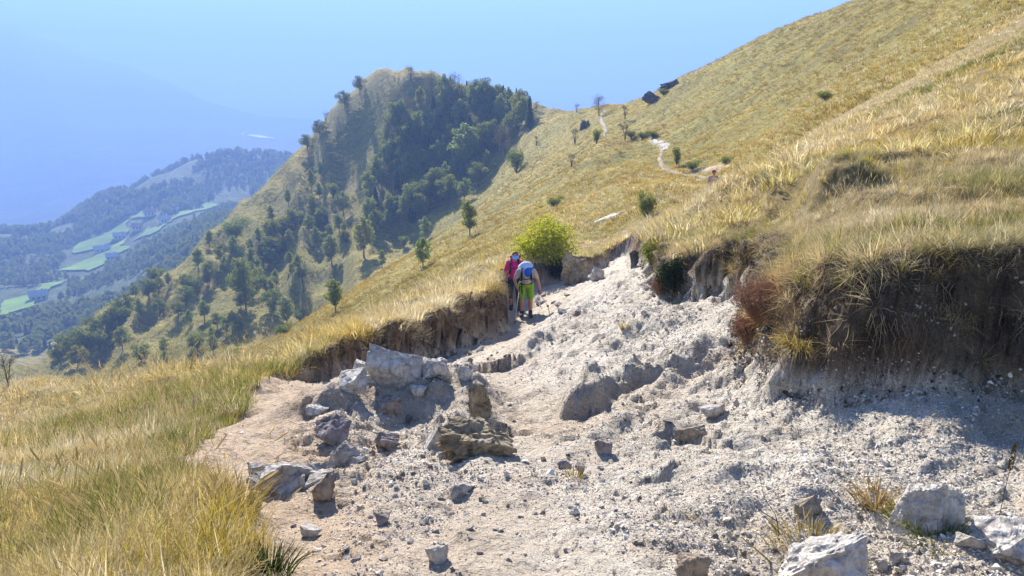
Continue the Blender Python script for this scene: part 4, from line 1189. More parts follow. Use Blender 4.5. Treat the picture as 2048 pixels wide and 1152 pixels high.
def tree_meshes(kind, seed):
    """unit-height tree: (trunk mesh, crown mesh)"""
    rg = np.random.default_rng(seed)
    mb = MB()
    C = []
    if kind in ('broad', 'birch', 'dry'):
        slim = {'broad': 1.0, 'birch': 0.52, 'dry': 0.9}[kind]
        lean = rg.normal(0, 0.03, 2)
        top = Vector((lean[0], lean[1], 0.86))
        mb.tube([(0, 0, -0.04), (lean[0] * .3, lean[1] * .3, 0.3), (lean[0] * .7, lean[1] * .7, 0.6), top], [0.024, 0.018, 0.011, 0.004], 7)
        n = 13 if kind != 'dry' else 15
        for i in range(n):
            t = 0.22 + 0.70 * (i + rg.random()) / n
            az = i * 2.4 + rg.normal(0, .4)
            prof = math.sin(math.pi * min(1, (t - 0.08) / 0.98)) ** 0.7
            L = 0.30 * slim * prof * rg.uniform(0.75, 1.25)
            p0 = Vector((lean[0] * t, lean[1] * t, t * 0.86)); p1 = p0 + Vector((math.cos(az) * L, math.sin(az) * L, 0.10 * rg.uniform(0.4, 1.5)))
            mb.tube([p0, p0.lerp(p1, 0.5) + Vector((0, 0, .01)), p1], [0.008, 0.005, 0.0025], 5)
            m = int({'broad': 190, 'birch': 150, 'dry': 60}[kind] * (0.6 + prof))
            rr = 0.13 * (0.65 + 0.5 * prof) * (0.72 if kind == 'birch' else 1) * rg.uniform(0.8, 1.25)
            C.append(ellipsoid_pts(rg, m, p1, (rr, rr, rr * rg.uniform(0.65, 0.95)), 0.55))
            C.append(ellipsoid_pts(rg, m // 3, p0.lerp(p1, .5), (rr * .7, rr * .7, rr * .6), 0.3))
        C.append(ellipsoid_pts(rg, 150 if kind != 'dry' else 40, top + Vector((0, 0, .06)), (0.09 * slim + .02, 0.09 * slim + .02, 0.09), 0.4))
        size = 0.020 if kind != 'dry' else 0.014
        mats = {'broad': ('bark', 'leaf_a'), 'birch': ('pale_bark', 'leaf_b'), 'dry': ('bark', 'leaf_d')}[kind]
        flat = 0.0
    elif kind == 'spruce':
        mb.tube([(0, 0, -0.03), (0, 0, 0.5), (0, 0, 0.98)], [0.02, 0.012, 0.002], 7)
        for i in range(30):
            t = 0.08 + 0.9 * i / 30
            L = 0.20 * (1 - t) ** 0.85 + 0.012
            for k in range(6):
                az = i * 1.1 + k * 1.047 + rg.normal(0, .15)
                m = 22
                s = rg.random(m) ** 0.7
                C.append(np.stack([np.cos(az + rg.normal(0, .13, m)) * L * s, np.sin(az + rg.normal(0, .13, m)) * L * s, t - 0.05 * s * rg.uniform(.6, 1.4) + rg.normal(0, .006, m)], 1))
        size, mats, flat = 0.020, ('bark', 'leaf_c'), 0.5
    elif kind == 'bare':
        for k in range(7):
            az = k * 0.9 + rg.normal(0, .3); sp = rg.uniform(0.05, 0.28); h = rg.uniform(0.6, 1.0)
            p = [Vector((0, 0, -.03)), Vector((math.cos(az) * sp * .35, math.sin(az) * sp * .35, h * .45)), Vector((math.cos(az) * sp, math.sin(az) * sp, h))]
            mb.tube(p, [0.016, 0.009, 0.003], 5)
            for j in range(7):
                t = rg.uniform(.35, .95); q = p[1].lerp(p[2], t) if t > .5 else p[0].lerp(p[1], t * 2)
                a2 = rg.uniform(0, 6.28); l2 = rg.uniform(.08, .2)
                e = q + Vector((math.cos(a2) * l2, math.sin(a2) * l2, l2 * rg.uniform(.3, 1.2)))
                mb.tube([q, e], [0.005, 0.002], 4)
                C.append(ellipsoid_pts(rg, 26, e, (.06, .06, .06), 0.3))
        size, mats, flat = 0.012, ('bark', 'leaf_d'), 0.0
    elif kind == 'bush':
        for k in range(9):
            az = k * 0.7 + rg.normal(0, .3); sp = rg.uniform(0.15, 0.5); h = rg.uniform(0.5, 0.95)
            e = Vector((math.cos(az) * sp, math.sin(az) * sp, h))
            mb.tube([(0, 0, -.04), e * 0.5 + Vector((0, 0, .08)), e], [0.02, 0.012, 0.005], 5)
            C.append(ellipsoid_pts(rg, 170, e, (.22, .22, .2), 0.5)); C.append(ellipsoid_pts(rg, 110, e * .55, (.22, .22, .22), 0.4))
        size, mats, flat = 0.035, ('bark', 'leaf_a'), 0.0
    C = np.concatenate(C)
    V, F = leaf_quads(rg, C, len(C), size, flat)
    crown = mesh('crown', V, F, M[mats[1]], False)
    trunk = mesh('trunk', mb.V, mb.F, M[mats[0]], True)
    return trunk, crown
KINDS = ('broad', 'birch', 'spruce', 'dry', 'bare', 'bush')
TREES = {k: [tree_meshes(k, 50 + 11 * i + 3 * j) for j in range(4)] for i, k in enumerate(KINDS)}
TNAME = {'broad': ('broadleaf_tree', 'tree'), 'birch': ('birch_tree', 'tree'), 'spruce': ('spruce_tree', 'tree'), 'dry': ('sparse_tree', 'tree'), 'bare': ('bare_shrub', 'shrub'), 'bush': ('bush', 'bush')}
tr_rg = np.random.default_rng(77)
def place_tree(kind, px, py, hpx, label, group=None, wide=1.0, y0=24.0, p=None, parts=True):
    p = p or ground_hit(px, py, y0=y0, y1=285)
    if p is None or p.y > 255: return None
    H = hpx * p.y / (FPX * 0.98)
    nm, cat = TNAME[kind]
    root = empty(nm, p, tr_rg.uniform(0, 6.28), H)
    root.scale = (H * wide * tr_rg.uniform(.9, 1.1), H * wide * tr_rg.uniform(.9, 1.1), H)
    trunk, crown = TREES[kind][int(tr_rg.integers(0, 4))]
    obj('trunk', trunk, root); obj('crown' if cat == 'tree' else 'foliage', crown, root)
    return tag(root, label, cat, group)

# trees one can point at
SINGLE = [
    ('birch', 940, 472, 72, 'slim green birch alone on the grass slope above the hikers'),
    ('birch', 846, 535, 62, 'slim birch on the grass slope left of the hikers', 1.0),
    ('birch', 851, 482, 50, 'small birch just uphill of the slim slope birch', 1.0),
    ('birch', 765, 537, 38, 'small pale birch in open grass below the ravine'),
    ('birch', 672, 628, 74, 'slim young tree on the lower grass slope'),
    ('birch', 575, 655, 66, 'young tree among low bushes near the lower ravine', 1.2),
    ('birch', 728, 515, 82, 'pale birch at the foot of the shaded wood', 1.2),
    ('birch', 664, 530, 62, 'birch standing in the ravine left of the pale birch', 1.2),
    ('broad', 492, 612, 100, 'tall rounded tree in the middle of the ravine', 0.8),
    ('birch', 935, 345, 95, 'light green pointed tree standing out of the dark wood', 1.3),
    ('birch', 928, 405, 48, 'light green tree at the lower right edge of the wood', 1.2),
    ('birch', 1020, 285, 36, 'small pale tree at the right edge of the wood', 1.4),
    ('bush', 1033, 345, 42, 'round dark bush on slope right of the wood', 0.8),
    ('dry', 912, 190, 44, 'bare-branched tree on the knoll skyline right of the summit'),
    ('bare', 822, 160, 26, 'thin bare shrub on the top of the knoll'),
    ('broad', 720, 188, 34, 'dark leaning tree on the left shoulder of the knoll'),
    ('broad', 690, 215, 32, 'dark bushy tree below the left shoulder of the knoll', 1.2),
    ('broad', 640, 275, 34, 'small tree on the left skyline halfway down the knoll', 1.1),
    ('bare', 652, 245, 22, 'thin bare shrub on the upper left skyline of the knoll'),
    ('broad', 615, 300, 30, 'dark tree lowest on the left skyline of the knoll', 1.2),
    ('dry', 1198, 232, 42, 'dark gnarled tree beside the path on the saddle', 1.0),
    ('bare', 1153, 225, 18, 'thin bare shrub on the saddle left of the gnarled tree'),
    ('bare', 1250, 240, 28, 'bare brown shrub right of the path below the saddle'),
    ('bush', 1193, 288, 26, 'round dark bush left of the upper path', 0.8),
    ('bare', 1150, 290, 34, 'grey twiggy shrub in the grass left of the round bush'),
    ('bare', 1143, 334, 26, 'grey twiggy shrub alone on the middle grass slope', 1.2),
    ('bare', 1073, 292, 20, 'small bare shrub on the grass near the wood edge'),
    ('bush', 1290, 438, 52, 'grey-brown bushy shrub on the grass near the pale scree', 0.62),
    ('bush', 1353, 332, 36, 'small green bush at the bend of the path', 0.5),
    ('bare', 1250, 282, 38, 'thin bare sapling at the left end of the hedge'),
    ('bare', 18, 775, 78, 'bare-branched shrub at the left edge of the meadow', 0.9),
    ('bush', 1296, 204, 12, 'low bush at the left foot of the rounded crag', 1.5),
    ('bush', 1326, 190, 12, 'low bush between the two dark crags', 1.7),
    ('bush', 1262, 277, 14, 'low dark bush at the left end of the hedge above the path', 1.6),
    ('bush', 1284, 278, 13, 'low dark bush in the middle of the hedge above the path', 1.8),
    ('bush', 1306, 276, 13, 'low dark bush at the right end of the hedge above the path', 1.8),
    ('bush', 1385, 340, 18, 'low dark bush beside the scree at the path bend', 1.5),
    ('bush', 1452, 330, 16, 'low dark bush at the right end of the scree', 1.6),
    ('bush', 1650, 200, 16, 'isolated dark bush on the upper right hillside', 2.0),
    ('bush', 808, 495, 22, 'little bush on the grass beside the pale birch', 0.8),
    ('bush', 1110, 415, 22, 'low dark bush on the grass above the green bush', 1.4),
    ('bush', 570, 668, 22, 'low bush beside the young tree near the ravine', 1.6),
    ('bush', 600, 640, 18, 'low bush uphill of the young tree near the ravine', 1.4),
    ('bush', 465, 730, 30, 'dark low shrub behind the meadow crest', 1.0),
    ('bush', 395, 700, 36, 'olive rounded bush low in the ravine', 1.0),
]
for s in SINGLE:
    place_tree(*s[:5], wide=s[5] if len(s) > 5 else 1.0, y0=(10.0 if s[1] < 30 else 24.0))

# dense woods: many alike trees, told apart by where they stand
SKYL = np.array([(0, 760), (100, 715), (200, 640), (300, 560), (380, 500), (450, 432), (500, 385), (560, 326), (610, 282), (660, 235), (710, 186), (760, 152), (820, 146), (870, 150), (930, 176), (990, 184), (1040, 196), (1090, 224), (1200, 214)], float)
def inside(px, py, poly):
    return float(poly_sd(np.array([px]), np.array([py]), np.array(poly, float))[0]) > 0
def wood(n, poly, kinds, hpx, lab, group, wide=(0.8, 1.1), mind=10, parts=True, hrange=(0.75, 1.25)):
    xs, ys_ = [q[0] for q in poly], [q[1] for q in poly]
    got, tries = [], 0
    while len(got) < n and tries < n * 40:
        tries += 1
        px, py = tr_rg.uniform(min(xs), max(xs)), tr_rg.uniform(min(ys_), max(ys_))
        if inside(px, py, poly) and all(math.hypot(px - a, (py - b) * 1.3) > mind for a, b in got): got.append((px, py))
    got.sort(key=lambda q: (round(q[1] / 40), q[0]))
    rows = {}
    for q in got: rows.setdefault(round(q[1] / 40), []).append(q)
    rk = sorted(rows)
    rname = ['top row', 'second row down', 'third row down', 'fourth row down', 'fifth row down', 'sixth row down', 'seventh row down', 'eighth row down', 'ninth row down', 'tenth row down', 'eleventh row down', 'twelfth row down']
    nth = ['leftmost', 'second from left', 'third from left', 'fourth from left', 'fifth from left', 'sixth from left', 'seventh from left', 'eighth from left', 'ninth from left', 'tenth from left', 'eleventh from left', 'twelfth from left'] + [f'number {i} from left' for i in range(13, 60)]
    word = {'broad': 'broadleaf tree', 'birch': 'light green tree', 'spruce': 'dark conifer', 'dry': 'sparse dry tree', 'bush': 'low bush', 'bare': 'bare shrub'}
    for ri, r in enumerate(rk):
        cnt = {}
        for px, py in sorted(rows[r]):
            k = kinds[int(tr_rg.integers(0, len(kinds)))]
            i = cnt.get(k, 0); cnt[k] = i + 1
            hp = min(hpx * tr_rg.uniform(*hrange), py - np.interp(px, SKYL[:, 0], SKYL[:, 1]) + tr_rg.uniform(6, 20))
            if hp < 10: continue
            place_tree(k, px, py, hp, f'{word[k]} {lab}, {rname[min(ri, 11)]}, {nth[i]}', group, wide=tr_rg.uniform(*wide))
wood(125, [(770, 300), (785, 240), (825, 215), (850, 190), (930, 190), (1000, 195), (1080, 228), (1050, 275), (1005, 325), (945, 385), (880, 425), (800, 462), (735, 490), (730, 430), (750, 350)], ('broad', 'birch', 'spruce', 'dry', 'broad', 'birch'), 54, 'in shaded wood on the knoll', 'trees of the shaded wood on the knoll', (0.75, 1.1), 12)
wood(20, [(930, 188), (990, 188), (1085, 224), (1060, 240), (980, 215), (930, 210)], ('spruce', 'broad', 'dry'), 34, 'on the right ridge of the knoll', 'trees on the right ridge of the knoll', (0.7, 1.0), 9)
wood(34, [(560, 400), (650, 350), (700, 420), (700, 500), (640, 560), (560, 630), (500, 600), (520, 470)], ('birch', 'broad', 'birch', 'bush'), 38, 'on the ribbed flank of the knoll', 'trees on the ribbed flank of the knoll', (0.8, 1.2), 17)
wood(44, [(330, 470), (430, 430), (500, 480), (520, 600), (470, 690), (360, 745), (250, 735), (300, 620), (250, 560)], ('broad', 'birch', 'broad', 'bush', 'birch'), 38, 'in the lower ravine', 'trees of the lower ravine', (0.9, 1.3), 17)
wood(40, [(40, 700), (130, 640), (230, 560), (310, 560), (290, 640), (230, 725), (120, 745)], ('broad', 'broad', 'birch', 'bush'), 42, 'at the left foot of the knoll', 'trees at the left foot of the knoll', (0.9, 1.3), 17)
# the far wood on the spur and round the village reads as one mass
def far_wood(name, n, u0, u1, y0, y1, hmin, hmax, keep=None):
    x, y = polar(n, u0, u1, y0, y1, 0.2, tr_rg)
    if keep is not None:
        k = keep(x, y); x, y = x[k], y[k]
    z = height(x, y) - 0.5
    h = tr_rg.uniform(hmin, hmax, len(x)) * (0.9 + 0.6 * fbm(x / 60, y / 60, 3, 320))
    s = np.stack([h * tr_rg.uniform(.9, 1.4, len(x)), h * tr_rg.uniform(.9, 1.4, len(x)), h], 1)
    r = np.stack([np.zeros(len(x)), np.zeros(len(x)), tr_rg.uniform(0, 6.28, len(x))], 1)
    pr = [proto('crown', t[1]) for k_ in ('broad', 'birch', 'birch') for t in TREES[k_][:2]] + [proto('crown', TREES['spruce'][0][1])]
    return scatter(name, np.stack([x, y, z], 1), r, s, np.ones((len(x), 3)), pr)
FIELDS = [np.array([[v.co.x, v.co.y] for v in o.data.vertices]) for o in col.objects if o.name.startswith('field')]
def off_fields(x, y):
    k = np.ones(len(x), bool)
    for q in FIELDS:
        P = q[[0, 13, 195, 182]]
        k &= (poly_sd(x, y, P) < -6) & (poly_sd(x * (y + 35) / y, y + 35, P) < -4) & (poly_sd(x * (y + 18) / y, y + 18, P) < -4)
    return k & (fbm(x / 50, y / 50, 3, 330) > -0.16)
far_wood('valley_wood', 6000, -0.85, -0.10, 270, 660, 4.5, 8, off_fields)
far_wood('spur_wood', 7000, -0.85, -0.10, 640, 900, 4.5, 9, off_fields)

# ------------------------------------------------------------------ village
hw, hr = plain('pale_plaster', (0.62, 0.58, 0.52), 0.9, 0.1, 0.5), plain('slate_roof', (0.42, 0.40, 0.38), 0.7, 0.15, 1.0)
hr2, hwin = plain('tile_roof', (0.34, 0.20, 0.13), 0.9, 0.2, 1.0), plain('dark_window', (0.03, 0.03, 0.04), 0.3, 0.1, 1.0)
def house(px, py, L, W, H, rz, roof, label):
    p = ground_hit(px, py, y0=260)
    L, W, H = L * .72, W * .72, H * .72
    r = empty('farmhouse', (p.x, p.y, p.z - 0.5), rz)
    w = MB().box((-L / 2, -W / 2, 0), (L / 2, W / 2, H))
    for sx in (-1, 1): w.add([(sx * L / 2, -W / 2, H), (sx * L / 2, W / 2, H), (sx * L / 2, 0, H + W * .38)], [(0, 1, 2)])
    w.build('wall', hw, r, False)
    e = 0.6
    rf = MB()
    for s in (-1, 1):
        rf.add([(-L / 2 - e, s * (W / 2 + e), H - e * .76 + .05), (L / 2 + e, s * (W / 2 + e), H - e * .76 + .05), (L / 2 + e, 0, H + W * .38 + .05), (-L / 2 - e, 0, H + W * .38 + .05),
                (-L / 2 - e, s * (W / 2 + e), H - e * .76 + .3), (L / 2 + e, s * (W / 2 + e), H - e * .76 + .3), (L / 2 + e, 0, H + W * .38 + .3), (-L / 2 - e, 0, H + W * .38 + .3)],
               [(0, 1, 2, 3), (4, 7, 6, 5), (0, 4, 5, 1), (0, 3, 7, 4), (1, 5, 6, 2)])
    ro = rf.build('roof', roof, r, False)
    MB().box((L * .2, W * .1, H + W * .2), (L * .2 + .8, W * .1 + .8, H + W * .38 + 1.2)).build('chimney', hw, ro, False)
    for k in range(3):
        x0 = -L * .38 + k * L * .3
        MB().box((x0, -W / 2 - .04, H * .45), (x0 + 1.2, -W / 2 + .1, H * .45 + 1.5)).build('window', hwin, r, False)
    return tag(r, label, 'house', 'houses of the village in the valley')
for a in ((240, 478, 12, 8, 5, 0.5, hr, 'pale farmhouse below the large green field'), (205, 505, 14, 8, 5, 0.6, hr, 'long farmhouse between the two green fields'), (275, 460, 10, 8, 5, 0.4, hr2, 'small tiled house right of the large green field'),
          (300, 432, 12, 8, 6, 0.3, hr2, 'tiled house at the upper end of the village'), (345, 425, 12, 8, 5, 0.4, hr, 'grey-roofed house beside the upper field'), (330, 445, 11, 8, 5, 0.7, hr, 'grey-roofed house below the upper field'),
          (372, 412, 10, 8, 5, 0.2, hr2, 'tiled house nearest to the knoll'), (260, 425, 12, 8, 6, 0.5, hr2, 'tiled house above the large green field'), (78, 600, 12, 9, 5, 0.6, hr, 'grey-roofed barn beside the lowest green field'), (225, 520, 10, 7, 5, 0.4, hr, 'small grey house right of the lower green field')):
    house(*a)

# ------------------------------------------------------------------ shrubs near the trail
def leafy_bush(name, p, W, H, n, size, leaf, label, seed, stems=14, cat='bush', D=None):
    rg = np.random.default_rng(seed)
    r = empty(name, p)
    D = D or W
    C, mb = [], MB()
    for k in range(stems):
        az = k * 2.4; q = math.sqrt((k + .5) / stems)
        e = Vector((math.cos(az) * q * W * .46, math.sin(az) * q * D * .46, H * (1.0 - 0.42 * q * q) * rg.uniform(.62, 1.25)))
        b = Vector((e.x * .45, e.y * .45, -.12))
        mb.tube([b, b.lerp(e, .5) + Vector((0, 0, .05)), e], [0.016, 0.010, 0.004], 5)
        m = n // stems
        t = rg.random(m) ** 0.6
        ax = np.array(b)[None] + (np.array(e) - np.array(b))[None] * (0.25 + 0.8 * t)[:, None]
        C.append(ax + rg.normal(size=(m, 3)) * np.array([W * .085, D * .085, H * .07]))
    C = np.concatenate(C); C = C[C[:, 2] > -0.05]
    V, F = leaf_quads(rg, C, len(C), size)
    obj('foliage', mesh('foliage', V, F, leaf, False), r)
    mb.build('stems' if False else 'stem_cluster', M['bark'], r)
    return tag(r, label, cat)
b = ground_hit(1090, 520, y0=20)
p = Vector((float(pix(1090, 520)[0]) * 24.8, 24.8, 0)); p.z = gz(p.x, p.y) - 0.05
leafy_bush('green_bush', p, 2.1, 1.25, 9000, 0.036, M['leaf_bright'], 'bright yellow-green leafy bush right behind the two hikers', 5, 26)
p = ground_hit(1112, 545, y0=20); p.z -= .1
leafy_bush('dark_bush', p, 0.6, 0.55, 2200, 0.028, M['leaf_dark'], 'dark green bush hanging down the bank below the bright bush', 6, 10)
p = ground_hit(1345, 560, y0=6)
leafy_bush('juniper_bush', p + Vector((0, 0, -.15)), 0.42, 0.42, 5200, 0.014, M['leaf_dark'], 'dark green juniper on the bank corner above the gravel', 7, 20)
p = ground_hit(1312, 512, y0=8)
leafy_bush('juniper_bush', p + Vector((0, 0, -.1)), 0.55, 0.36, 3600, 0.016, M['leaf_a'], 'low green bush left of the juniper at the trail end', 8, 16)

def twig_bush(name, p, W, H, D, n, label, seed, mat, hang=(0, 0)):
    """dense fine upright twigs with tiny leaves"""
    rg = np.random.default_rng(seed)
    r = empty(name, p)
    V, F, C = [], [], []
    for k in range(n):
        a, q = rg.uniform(0, 6.28), math.sqrt(rg.random())
        b = Vector((math.cos(a) * q * W * .22, math.sin(a) * q * D * .22, -.06))
        e = Vector((math.cos(a) * q * W * .5 + hang[0] * rg.random(), math.sin(a) * q * D * .5 + hang[1] * rg.random(), H * rg.uniform(.45, 1.0) * (1 - .35 * q)))
        s = Vector((-math.sin(a), math.cos(a), 0)) * 0.0018
        m = b.lerp(e, .55) + Vector((rg.normal(0, .012), rg.normal(0, .012), .02))
        i = len(V)
        V += [b - s, b + s, m + s * .7, m - s * .7, e]
        F += [(i, i + 1, i + 2, i + 3), (i + 3, i + 2, i + 4)]
        for t in rg.random(5): C.append(m.lerp(e, t) + Vector(rg.normal(0, .006, 3)))
    obj('twig_cluster', mesh('twig_cluster', V, F, mat, False), r)
    V, F = leaf_quads(rg, np.array([c[:] for c in C]), len(C), 0.006)
    obj('foliage', mesh('foliage', V, F, mat, False), r)
    return tag(r, label, 'bush')
for (px, py, W, H, D, n, lab, hang) in ((1535, 640, .55, .36, .5, 2600, 'reddish brown heather bush overhanging the left end of the bank', (-.10, -.14)), (1500, 690, .30, .26, .3, 1300, 'small pinkish heather bush below the large heather', (-.06, -.08)),
                                        (1320, 590, .32, .26, .3, 1000, 'tan twiggy shrub on the bank left of the juniper', (-.06, -.05))):
    p = ground_hit(px, py, y0=4)
    twig_bush('heather_bush', p + Vector((.05, .1, .02)), W, H, D, n, lab, int(px), M['twig'], hang)

# single grass tufts and stalks one can point at
def tuft_thing(px, py, hpx, wide, label, mat, seed, n=70, name='grass_tuft', lean=.45, bend=.9, width=.0036, base=.06):
    p = ground_hit(px, py)
    h = 1.25 * hpx * p.y / FPX
    me = tuft_mesh(name, int(n * 1.6), h, lean, bend, width, base * wide, mat, seed, 4, 0.5)
    return tag(obj(name, me, None, p), label, 'grass')
STR = own_blade_material('straw_tuft', (0.16, 0.12, 0.04), (0.44, 0.34, 0.10), (0.62, 0.48, 0.24))
GRN = own_blade_material('green_tuft', (0.05, 0.06, 0.015), (0.17, 0.20, 0.035), (0.42, 0.38, 0.14))
RUST = own_blade_material('rusty_tuft', (0.20, 0.12, 0.05), (0.46, 0.30, 0.10), (0.58, 0.44, 0.22))
DRK = own_blade_material('dark_tuft', (0.02, 0.03, 0.01), (0.07, 0.10, 0.02), (0.25, 0.24, 0.08))
tuft_thing(1752, 1010, 72, 1.0, 'rusty grass tuft left of the pale boulder', RUST, 1, 80)
tuft_thing(1620, 1100, 70, 2.2, 'wide yellow-green tuft above the bluish white slab', STR, 2, 170)
tuft_thing(1820, 1048, 70, 1.0, 'green tuft against the front of the pale boulder', GRN, 3, 90)
tuft_thing(1885, 1085, 62, 1.3, 'flat green tuft in front of the pale boulder', GRN, 4, 90, lean=.8)
tuft_thing(1950, 1090, 40, .8, 'dark green sprout in the boulder shade', DRK, 5, 40)
tuft_thing(535, 1150, 78, 1.3, 'dark green grass clump at the bottom beside the gravel', DRK, 6, 160, width=.003)
tuft_thing(465, 1020, 75, 2.0, 'bushy straw tuft left of the weathered grey outcrop', STR, 7, 220)
tuft_thing(1345, 1040, 40, 1.2, 'withered orange grass wisp on the dusty gravel', RUST, 8, 50, lean=.9)
tuft_thing(1248, 655, 22, .6, 'tiny yellow sprout on the upper gravel slope', STR, 9, 40)
tuft_thing(1150, 955, 34, .5, 'tiny dry sprout beside the small dark stone', STR, 10, 30)
tuft_thing(1600, 690, 60, 1.0, 'big pale drooping tuft on the bank beside the heather', STR, 11, 200, lean=.8, bend=1.8)
tuft_thing(985, 582, 36, 2.0, 'drooping straw tuft on the end of the cut bank', STR, 12, 160, lean=.9, bend=1.8, width=.004)
# seed stalk right, dead twigs, thick bent stem
p = ground_hit(1997, 1040)
k = p.y / FPX
st = empty('seed_stalk', p)
MB().tube([(0, 0, -.02), (0.004, 0, .10), (0.012, 0, 130 * k)], [.0016, .0014, .001], 5).build('stem', STR, st)
hd = MB()
rg = np.random.default_rng(4)
for i in range(170):
    t = rg.random(); a = rg.uniform(0, 6.28); r_ = .007 * math.sin(math.pi * min(1, .12 + .88 * t)) ** .6
    c = Vector((0.012 + .003 * t + r_ * math.cos(a), r_ * math.sin(a), (120 + 62 * t) * k))
    hd.tube([c, c + Vector((math.cos(a) * .004, math.sin(a) * .004, .006))], [.0022, .0006], 4)
hd.build('seed_head', STR, st)
tag(st, 'tall timothy stalk with brown seed head before the shaded gravel', 'grass')
def twig_thing(name, px, py, lines, rad, mat, label):
    p = ground_hit(px, py); k = p.y / FPX
    mb = MB()
    for L in lines:
        mb.tube([((a - px) * k, d * k, (py - b) * k * 1.05) for a, b, d in L], [rad * (1 - .6 * i / (len(L) - 1)) for i in range(len(L))], 6)
    return tag(mb.build(name, mat, None, True, loc=p), label, 'twig')
twig_thing('dead_twig', 1560, 1085, [[(1560, 1090, 0), (1553, 1040, 10), (1545, 1020, 5), (1520, 985, 10), (1506, 935, 15)], [(1553, 1040, 10), (1500, 1000, -10), (1490, 985, 0)], [(1558, 1065, 0), (1530, 1035, 10), (1512, 1020, 20)]], .0022, M['bark'], 'thin dead brown twig rising from the yellow-green tuft')
twig_thing('broken_twig', 1540, 1125, [[(1545, 1128, 0), (1520, 1105, 0), (1475, 1070, 10)]], .004, plain('stem_green', (.22, .2, .05), .8), 'short thick green stem left of the bluish white slab')
twig_thing('bent_straw', 2048, 860, [[(2060, 880, 0), (2045, 855, 0), (2030, 840, 0), (2004, 815, 5)]], .0028, plain('straw', (.5, .4, .18), .8), 'bent straw poking in at the right edge')

# ------------------------------------------------------------------ people
def remeshed(mb, name, mat, parent, voxel, smooth_iter=2):
    """overlapping shapes fused into one continuous skin"""
    tmp = bpy.data.objects.new('tmp', mesh('tmp', mb.V, mb.F, mat, True))
    col.objects.link(tmp)
    md = tmp.modifiers.new('r', 'REMESH'); md.mode = 'VOXEL'; md.voxel_size = voxel; md.use_smooth_shade = True
    if smooth_iter:
        ms = tmp.modifiers.new('s', 'SMOOTH'); ms.iterations = smooth_iter; ms.factor = 0.5
    dg = bpy.context.evaluated_depsgraph_get()
    me = bpy.data.meshes.new_from_object(tmp.evaluated_get(dg))
    me.name = name
    bpy.data.objects.remove(tmp)
    me.materials.clear(); me.materials.append(mat)
    me.polygons.foreach_set('use_smooth', np.ones(len(me.polygons), bool))
    return obj(name, me, parent)
skin = plain('skin', (0.52, 0.27, 0.17), 0.55, 0.08, 8)
def add_hand(mb, wrist, dirv, palm_n, grip=True):
    """palm with four curled fingers and a thumb"""
    w, d, n = Vector(wrist), Vector(dirv).normalized(), Vector(palm_n).normalized()
    s = d.cross(n).normalized()
    c = w + d * .05
    mb.ball(c, (.042, .05, .018), 10, 7, Matrix((s, d, n)).transposed())
    for i, L in enumerate((.068, .076, .070, .055)):
        b = c + d * .038 + s * (-.03 + .02 * i)
        k1 = b + d * L * .45 + n * L * .15; k2 = k1 + n * L * .42 + d * L * .05; k3 = k2 + n * L * .12 - d * L * .3
        mb.limb(b, k1, .0095, .009, 7); mb.limb(k1, k2, .009, .008, 7); mb.limb(k2, k3, .008, .007, 7)
    b = w + d * .03 - s * .036
    k1 = b - s * .018 + n * .028 + d * .012; k2 = k1 + n * .022 + d * .024 + s * .014
    mb.limb(b, k1, .012, .011, 7); mb.limb(k1, k2, .011, .008, 7)
    return c + n * .03                      # where a grip sits
def add_head(mb, c, look, up):
    """skull, jaw, nose, brow, ears; look: facing direction"""
    f, u = Vector(look).normalized(), Vector(up)
    s = f.cross(u).normalized(); u = s.cross(f).normalized()
    c = Vector(c)
    B = Matrix((s, f, u)).transposed()
    mb.ball(c + u * .02, (.076, .096, .098), 16, 12, B)
    mb.ball(c - u * .055 + f * .022, (.056, .068, .066), 14, 9, B)
    mb.limb(c + f * .090 + u * .012, c + f * .112 - u * .024, .010, .015, 8)
    mb.limb(c + f * .082 + u * .030 - s * .035, c + f * .082 + u * .030 + s * .035, .012, .012, 8)
    mb.limb(c + f * .078 - u * .058 - s * .018, c + f * .078 - u * .058 + s * .018, .011, .011, 8)
    for k in (-1, 1): mb.ball(c + s * .078 * k, (.012, .02, .032), 8, 6, B)
    return B
def face_parts(root, c, look, up, hair=None):
    f, u = Vector(look).normalized(), Vector(up); s = f.cross(u).normalized(); u = s.cross(f).normalized(); c = Vector(c)
    dark = plain('eye_dark', (.03, .02, .02), .3); lip_ = plain('lip', (.42, .14, .12), .5)
    for k in (-1, 1): MB().ball(c + f * .088 + u * .010 + s * .031 * k, (.011, .008, .007), 8, 6, Matrix((s, f, u)).transposed()).build('eye', dark, root)
    MB().limb(c + f * .088 - u * .058 - s * .020, c + f * .088 - u * .058 + s * .020, .005, .005, 6).build('mouth', lip_, root)
def boot(mb, ankle, toe, sole=0.0):
    a, t = Vector(ankle), Vector(toe)
    mb.limb(a + Vector((0, 0, .06)), (a.x, a.y, sole + .06), .055, .058)
    mb.limb((a.x, a.y, sole + .048), (t.x, t.y, sole + .042), .050, .044)

def person_at(px, py, y0=12):
    return ground_hit(px, py, y0=y0)

